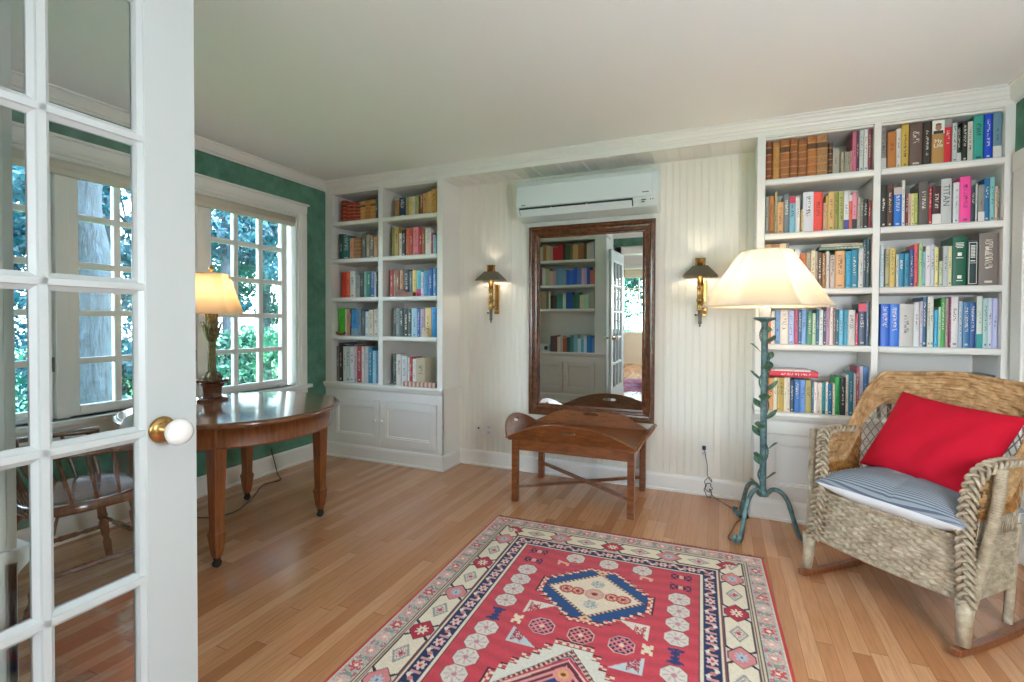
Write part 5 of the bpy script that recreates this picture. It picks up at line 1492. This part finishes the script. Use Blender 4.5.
    def fr(u, v):
        x = -hw+.0+u; return Vector((x, -.018*math.cos(PI*x/(2*hw))+SH_*(.15+v), .2+v)), Vector((0, -1, 0))
    weave(m, fr, 2*hw, .215, .026, .0130, .0078)
    m.build('front_skirt', M['wicker_grey'], t)
    m = MB()
    for z in (.2, .414):
        for ph in (0, PI):
            m.tube([(-hw+2*hw*i/260, -.02*math.cos(PI*(-hw+2*hw*i/260)/(2*hw))+SH_*(z-.05)+.006*math.cos(2*PI*i/8+ph), z+.006*math.sin(2*PI*i/8+ph)) for i in range(261)], .0045, 5)
    for ph in (0, PI):
        m.tube([tuple(pos(LT*i/700, .203)[0]+Vector((0, 0, 1))*.006*math.cos(2*PI*i/8+ph)+pos(LT*i/700, .2)[1]*.006*math.sin(2*PI*i/8+ph)) for i in range(701)], .0045, 5)
    m.build('skirt_binding', M['wicker_grey'], t)
    # woven seat deck
    m = MB()
    def deck(u, v):
        x = -hw+.01+u; return Vector((x, .045+v, .405)), Vector((0, 0, 1))
    weave(m, deck, 2*hw-.02, .37, .024, .012, .003, du=.012, dv=.006, both=False)
    m.build('seat', M['wicker'], t)
    # braid down each arm front
    for sg in (-1, 1):
        base = smooth([(sg*a+.02, b+SH_*(z-.05), z) for a, b, z in ((.308, .22, .69), (.31, .12, .697), (.308, .04, .697), (.30, -.01, .682), (.285, -.036, .645), (.276, -.04, .585), (.272, -.038, .5), (.275, -.035, .4), (.284, -.03, .3), (.292, -.026, .2))], 22)
        m = MB(); D = 0; ds = [0]
        for i in range(1, len(base)): D += (base[i]-base[i-1]).length; ds.append(D)
        for k in range(3):
            for st2 in (-1, 0, 1):
                pts = []
                for i, p in enumerate(base):
                    tt = (base[min(i+1, len(base)-1)]-base[max(i-1, 0)]).normalized()
                    w = Vector((1, 0, 0)); w = (w-tt*w.dot(tt)).normalized(); o_ = tt.cross(w)
                    ph = 2*PI*(ds[i]/.085)+2*PI*k/3
                    off = w*(.021*math.sin(ph)+.0045*st2*math.cos(ph)*0+.0058*st2*(abs(math.cos(ph))*.5+.5))+o_*(.010*math.sin(2*ph)+.0035*abs(st2)*0)
                    off += tt*(.0062*st2*math.sin(ph))
                    pts.append(p+off)
                m.tube(pts, .0058, 6)
        m.build('arm_braid', M['wicker_grey'], t)
        # cane-wrapped front post, standing proud outside the braid and leaning back
        pp = smooth([(sg*a, b+SH_*(z-.05), z) for a, b, z in ((.302, 0, .045), (.304, 0, .15), (.318, .012, .27), (.334, .022, .42), (.347, .025, .56), (.352, .02, .69))], 56)
        rr = [.0185*(1+.09*(i // 2 % 2)) for i in range(len(pp))]
        m = MB(); m.tube(pp, rr, 12); m.build('front_post', M['wicker_grey'], t)
        m = MB(); m.tube([(sg*.302, .0, .05), (sg*.3, .008, .12), (sg*.298, .012, .21)], [.021, .024, .03], 12); m.build('foot_wrap', M['wicker_grey'], t)
        m = MB(); rp = smooth([(sg*.275, .36, .03), (sg*.275, .38, .2), (sg*.275, .41, .42)], 10); m.tube(rp, .016, 10); m.build('rear_post', M['wicker_grey'], t)
        P = []
        for i in range(25):
            y = -.045+.77*i/24; z = .012+.19*(y-.27)**2
            P.append([(sg*.3+a, y, z+b) for a, b in ((-.017, -.012), (.017, -.012), (.017, .014), (-.017, .014))])
        m = MB(); m.grid(P, closed_v=True, smooth=False); m.add(P[0], [(0,1,2,3)]); m.add(P[-1], [(3,2,1,0)]); m.build('runner', M['leg'], t, bevel=.004)
    return t, loc, rz
ROCK, RLOC, RRZ = rocker()

def pillow_mesh(w, h, tk, name, mats, split=False, wr=.004, n=44, seed=1):
    rs = np.random.RandomState(seed); m = MB()
    ph = rs.rand(6)*6
    for side in (1, -1):
        P = []
        for i in range(n+1):
            row = []
            for j in range(n+1):
                u, v = 2*i/n-1, 2*j/n-1
                x = u*w/2*(1-.075*(1-v*v)); y = v*h/2*(1-.075*(1-u*u))
                e = max(0., (1-u**4)*(1-v**4))**.55
                z = side*tk/2*e*(1-.10*(u*u+v*v))
                f = (1-u*u)*(1-v*v)
                z += side*wr*f**.3*(math.sin(5*u+3*v+ph[0])*math.sin(4*v-2*u+ph[1])+.6*math.sin(9*u-5*v+ph[2]))*e
                row.append((x, y, z))
            P.append(row)
        m.m = 0 if (side > 0 or not split) else 1
        m.grid(P)
    return m
Mr = Matrix.Translation(RLOC) @ Matrix.Rotation(RRZ, 4, 'Z')
# seat cushion
m = pillow_mesh(.575, .43, .17, 'seat', None, split=True, wr=.003, seed=4)
for i, (x, y, z) in enumerate(m.v): m.v[i] = (x, y, z*(1.0 if z > 0 else .95))
# stitched seam groove across the middle of the top
for i, (x, y, z) in enumerate(m.v):
    if z > .01: m.v[i] = (x, y, z-.007*math.exp(-((x-.02)/.008)**2))
o = m.build('seat_cushion', [M['ticking'], M['white_cloth']], None)
o.matrix_world = Mr @ Matrix.Translation((0.02, .205, .472))
tag(o, 'seat cushion with blue-grey ticking stripes above and white below, on the wicker rocker', 'cushion')
# red pillow
m = pillow_mesh(.49, .41, .15, 'pillow', None, wr=.007, seed=9)
o = m.build('throw_pillow', M['red'], None)
o.matrix_world = Mr @ Matrix.Translation((.045, .318, .692)) @ Matrix.Rotation(math.radians(-6), 4, 'Z') @ Matrix.Rotation(math.radians(57), 4, 'X') @ Matrix.Rotation(math.radians(-5), 4, 'Z')
tag(o, 'plain bright red pillow leaning on the back of the wicker rocker', 'pillow')
# ================================================================== HALL FURNITURE SEEN IN THE MIRROR
t = thing('armchair', 'armchair in a pale blue slipcover in the hall, seen in the mirror', 'armchair', (-.62, -1.5, 0))
m = MB(); m.box(-1.0, -.25, -1.9, -1.12, .03, .42); m.build('seat', M['blue_cloth'], t, bevel=.05, seg=4)
m = MB(); m.box(-1.0, -.25, -1.98, -1.78, .3, .95); m.build('backrest', M['blue_cloth'], t, bevel=.07, seg=4)
for a, b in ((-1.14, -.97), (-.28, -.11)):
    m = MB(); m.box(a, b, -1.95, -1.1, .02, .66); m.build('armrest', M['blue_cloth'], t, bevel=.06, seg=4)
t = thing('dining_chair', 'red-brown wooden dining chair before the far window, seen in the mirror', 'chair', (-2.2, -4.3, 0))
for a, b, hh in ((-2.39, -4.1, .45), (-2.01, -4.1, .45), (-2.39, -4.5, .92), (-2.01, -4.5, .92)):
    m = MB(); m.box(a-.02, a+.02, b-.02, b+.02, 0, hh); m.build('leg', M['redwood'], t, bevel=.004)
m = MB(); m.box(-2.42, -1.98, -4.53, -4.07, .44, .47); m.build('seat', M['redwood'], t, bevel=.008)
m = MB()
for z in (.6, .74, .87): m.box(-2.37, -2.03, -4.512, -4.49, z-.03, z+.03)
m.build('back_slats', M['redwood'], t)

# ceiling lamps: one flush globe in this room (above the frame), one in the hall, one in the far room
def flush(x, y, label, p, r=.17):
    t = thing('ceiling_lamp', label, 'ceiling lamp', (x, y, H-.14))
    m = MB(); m.lathe([(1e-4, H-.03), (r*.9, H-.03), (r*.92, H-.001), (1e-4, H-.001)], (x, y, 0), 32); m.build('ceiling_plate', M['brass'], t)
    m = MB(); m.lathe([(1e-4, H-.13)]+[(r*math.sin(a*PI/16), H-.03-.10*math.cos(a*PI/16)) for a in range(1, 9)], (x, y, 0), 40); m.build('globe', M['globe'], t)
    l = bpy.data.lights.new('ceiling_light', 'AREA'); l.shape = 'DISK'; l.size = r*2.2; l.energy = p; l.color = (1, .95, .88)
    o = bpy.data.objects.new('ceiling_light', l); col.objects.link(o); o.location = (x, y, H-.145)
# two glowing globes added out of view as fill light: beside doorway, in hall
def fill_globe(x, y, z, r, label, e):
    t = thing('fill_globe', label, 'lamp', (x, y, 0))
    m = MB(); m.lathe([(1e-4, 0), (.15, 0), (.15, .014), (.03, .028), (.011, .05), (.011, z-r+.01), (1e-4, z-r+.01)], (x, y, 0), 28); m.build('stand', M['brass'], t)
    m = MB(); m.ball((x, y, z), r, 32); m.build('fill_sphere', glow('fill_globe_glow', 'ecf0ff', e), t)
fill_globe(1.08, .5, 1.25, .24, 'added fill light shaped as a globe lamp beside the doorway, out of view', P_FILL_ROOM)
fill_globe(-.45, -.72, 1.5, .24, 'added fill light shaped as a globe lamp in the hall, out of view', P_FILL_HALL)
flush(-.6, -3.8, 'flush opal ceiling lamp in the far room', P_FAR)

def point(name, p, e, c, r=.03):
    l = bpy.data.lights.new(name, 'POINT'); l.energy = e; l.color = c; l.shadow_soft_size = r
    o = bpy.data.objects.new(name, l); col.objects.link(o); o.location = p
point('table_lamp_light', LAMP1, P_T, (1, .80, .55), .03)
point('floor_lamp_light', (LAMP2[0], LAMP2[1], LAMP2[2]), P_F, (1, .87, .72), .04)
for p in (S1, S2): point('sconce_light', p, P_S, (1, .88, .7), .018)

# ================================================================== GARDEN OUTSIDE THE WINDOWS
rt = random.Random(5)
def foliage(m, c, rad, n, size, rs):
    q = np.random.RandomState(rs)
    cl = [(q.normal(size=3)*np.array(rad)*.55+np.array(c), q.uniform(.25, .6)) for _ in range(max(4, n//230))]
    for i in range(n):
        cc, r = cl[q.randint(len(cl))]
        d = q.normal(size=3); d /= np.linalg.norm(d)+1e-9
        p = cc+d*r*q.uniform(.3, 1.)**.5*np.array((1, 1, .75))
        a = q.normal(size=3); a /= np.linalg.norm(a); b = np.cross(a, q.normal(size=3)); b /= np.linalg.norm(b)+1e-9
        s = size*q.uniform(.6, 1.3)
        m.add([p-a*s, p+b*s*.42, p+a*s, p-b*s*.42], [(0, 1, 2, 3)])
def tree(label, x, y, z0, hgt, tr, crowns, lm, n, size, seed, lean=0., group='garden trees'):
    t = thing('garden_tree', label, 'tree', (x, y, z0), group=group)
    q = random.Random(seed); m = MB()
    pts = [(x+lean*(i/10)**1.3+q.uniform(-1, 1)*tr*.25, y+q.uniform(-1, 1)*tr*.25, z0+hgt*i/10) for i in range(11)]
    pts = smooth(pts, 4)
    m.tube(pts, [tr*(1.25-.1*min(1, i) if i < 3 else 1-.62*i/len(pts)) for i in range(len(pts))], 18)
    m.build('trunk', M['bark'], t)
    m = MB()
    for k in range(9):
        c, rad = crowns[k % len(crowns)]
        p0 = pts[min(len(pts)-1, int(len(pts)*(.3+.6*q.random())))]
        e = Vector((c[0]+q.uniform(-1, 1)*rad[0], c[1]+q.uniform(-1, 1)*rad[1], c[2]+q.uniform(-.5, .7)*rad[2]))
        m.tube([p0, p0.lerp(e, .5)+Vector((0, 0, .1)), e], [tr*.22, tr*.14, tr*.05], 7)
    m.build('branch', M['bark'], t)
    m = MB()
    for i, (c, rad) in enumerate(crowns): foliage(m, c, rad, n//len(crowns), size, seed*10+i)
    m.build('foliage', lm, t)
gz = -.35
struct(MB().box(-40, XL-.45, -20, 40, gz-.1, gz).build('ground', M['lawn']))
struct(MB().box(-20, 20, -40, -5.6, gz-.1, gz).build('ground', M['lawn']))
tree('broad grey-barked tree close outside the middle window', -6.3, 3.08, gz, 7., .19, [((-6.4, 3.4, 4.2), (1.6, 1.6, .9)), ((-6.8, 2.4, 5.), (1.6, 1.6, 1.)), ((-6.2, 2.2, 2.6), (.35, .6, .35))], M['leaf2'], 9240, 0.055, 1)
tree('slim dark tree outside the end window, left pane', -8.2, 6.05, gz, 7., .10, [((-8.2, 6.2, 3.0), (1.0, .9, .9)), ((-8.0, 6.0, 4.6), (1.3, 1.3, 1.))], M['leaf2'], 11000, 0.055, 2)
tree('leafy green tree outside the end window', -9.4, 7.9, gz, 6., .11, [((-9.2, 7.7, 2.3), (1.0, 1.2, .9)), ((-9.4, 8.2, 3.6), (1.1, 1.3, .9))], M['leaf'], 16500, 0.055, 3)
tree('far tall tree behind the garden shrubs', -13., 6.6, gz, 9., .2, [((-13, 6.6, 3.6), (1.6, 2.4, 1.3)), ((-13.2, 8.6, 2.3), (1.2, 1.6, 1.2))], M['leaf2'], 11440, 0.083, 4)
tree('tree at the garden edge, beyond the middle window', -12.5, 4.2, gz, 8., .2, [((-12.4, 4.4, 2.2), (1.3, 1.8, 1.3)), ((-12.6, 5.4, 3.8), (1.2, 1.2, 1.))], M['leaf2'], 10560, 0.077, 5)
tree('tall bluish tree outside the nearest window', -8.5, 2.6, gz, 8., .15, [((-8.5, 2.6, 2.2), (1.1, .9, 1.2)), ((-8.4, 2.2, 4.), (1.4, 1.2, 1.))], M['leaf2'], 11440, 0.066, 6)
def shrub(label, x, y, rx, ry, h, lm, n, seed):
    t = thing('garden_shrub', label, 'shrub', (x, y, gz), group='garden shrubs')
    q = random.Random(seed); m = MB()
    for k in range(7): m.tube([(x+q.uniform(-.1, .1), y+q.uniform(-.1, .1), gz), (x+q.uniform(-.5, .5)*rx, y+q.uniform(-.5, .5)*ry, gz+h*.7)], [.02, .008], 6)
    m.build('stem', M['bark'], t)
    m = MB(); foliage(m, (x, y, gz+h*.5), (rx, ry, h*.42), n*2, .055, seed+50); m.build('foliage', lm, t)
for i, (x, y, rx, ry, h, lm, n, lb) in enumerate(((-7.4, 6.9, .8, .9, 1.7, 'leaf3', 4200, 'bright green shrub low outside the end window'), (-8.0, 5.4, .8, .8, 1.5, 'leaf', 3400, 'dark green shrub between the end and middle windows'), (-8.6, 9.0, .9, 1., 1.9, 'leaf', 3400, 'large dark shrub at the far corner of the garden'), (-9.2, 4.2, .9, .9, 1.7, 'leaf2', 3200, 'blue-green shrub beyond the broad tree'), (-7.6, 2.0, .7, .8, 1.6, 'leaf', 2800, 'green shrub outside the nearest window'))):
    shrub(lb, x, y, rx, ry, h, M[lm], n, i+3)
tree('green tree outside the far room, seen in the mirror', -3.2, -9., gz, 6., .14, [((-3.2, -9., 1.9), (1.6, .9, 1.1)), ((-3., -9.2, 3.4), (1.6, .9, 1.))], M['leaf'], 9240, 0.072, 8)

# ------------------------------------------------------------------ sky and sun
w = bpy.data.worlds.new('sky'); sc.world = w; t = NT(w)
bg = next((n for n in t.t.nodes if n.type == 'BACKGROUND'), None) or t.n('ShaderNodeBackground')
sk = t.n('ShaderNodeTexSky'); sk.sky_type = 'NISHITA'; sk.sun_disc = False; sk.sun_elevation = math.radians(48); sk.sun_rotation = math.radians(100); sk.air_density = 1.2; sk.dust_density = 2.5
hazy = t.mix(.72, sk.outputs[0], (.86, 1.08, 1.3, 1))
t.l(hazy, bg.inputs[0]); bg.inputs[1].default_value = SKY
if not bg.outputs[0].is_linked: t.l(bg.outputs[0], t.out.inputs[0])
l = bpy.data.lights.new('sun', 'SUN'); l.energy = SUN; l.angle = math.radians(1.); l.color = (1, .95, .85)
o = bpy.data.objects.new('sun', l); col.objects.link(o); o.rotation_euler = (math.radians(-44), math.radians(10), 0)

# ------------------------------------------------------------------ camera
cam = bpy.data.cameras.new('camera'); co = bpy.data.objects.new('camera', cam); col.objects.link(co)
cam.sensor_width = 36; cam.lens = 487.24/1024*36; cam.clip_start = .02
cam.shift_y = (328.854-341)/1024
yw, pt, rl = math.radians(23.2173), math.radians(.9274), math.radians(.2352)
fw = Vector((-math.sin(yw)*math.cos(pt), math.cos(yw)*math.cos(pt), -math.sin(pt)))
ri = Vector((math.cos(yw), math.sin(yw), 0)); up = ri.cross(fw)
ri, up = ri*math.cos(rl)+up*math.sin(rl), -ri*math.sin(rl)+up*math.cos(rl)
mw = Matrix((ri, up, -fw)).transposed().to_4x4(); mw.translation = (0, 0, 1.2129)
co.matrix_world = mw; sc.camera = co
sc.view_settings.view_transform = 'Standard'; sc.view_settings.look = 'None'
sc.view_settings.gamma = 1; sc.view_settings.use_curve_mapping = False
sc.view_settings.exposure = EXPOSURE
sc.cycles.max_bounces = 10; sc.cycles.transparent_max_bounces = 16; sc.cycles.diffuse_bounces = 6; sc.cycles.glossy_bounces = 6
sc.cycles.use_denoising = True; sc.cycles.sample_clamp_indirect = 25
sc.cycles.caustics_reflective = False; sc.cycles.caustics_refractive = False
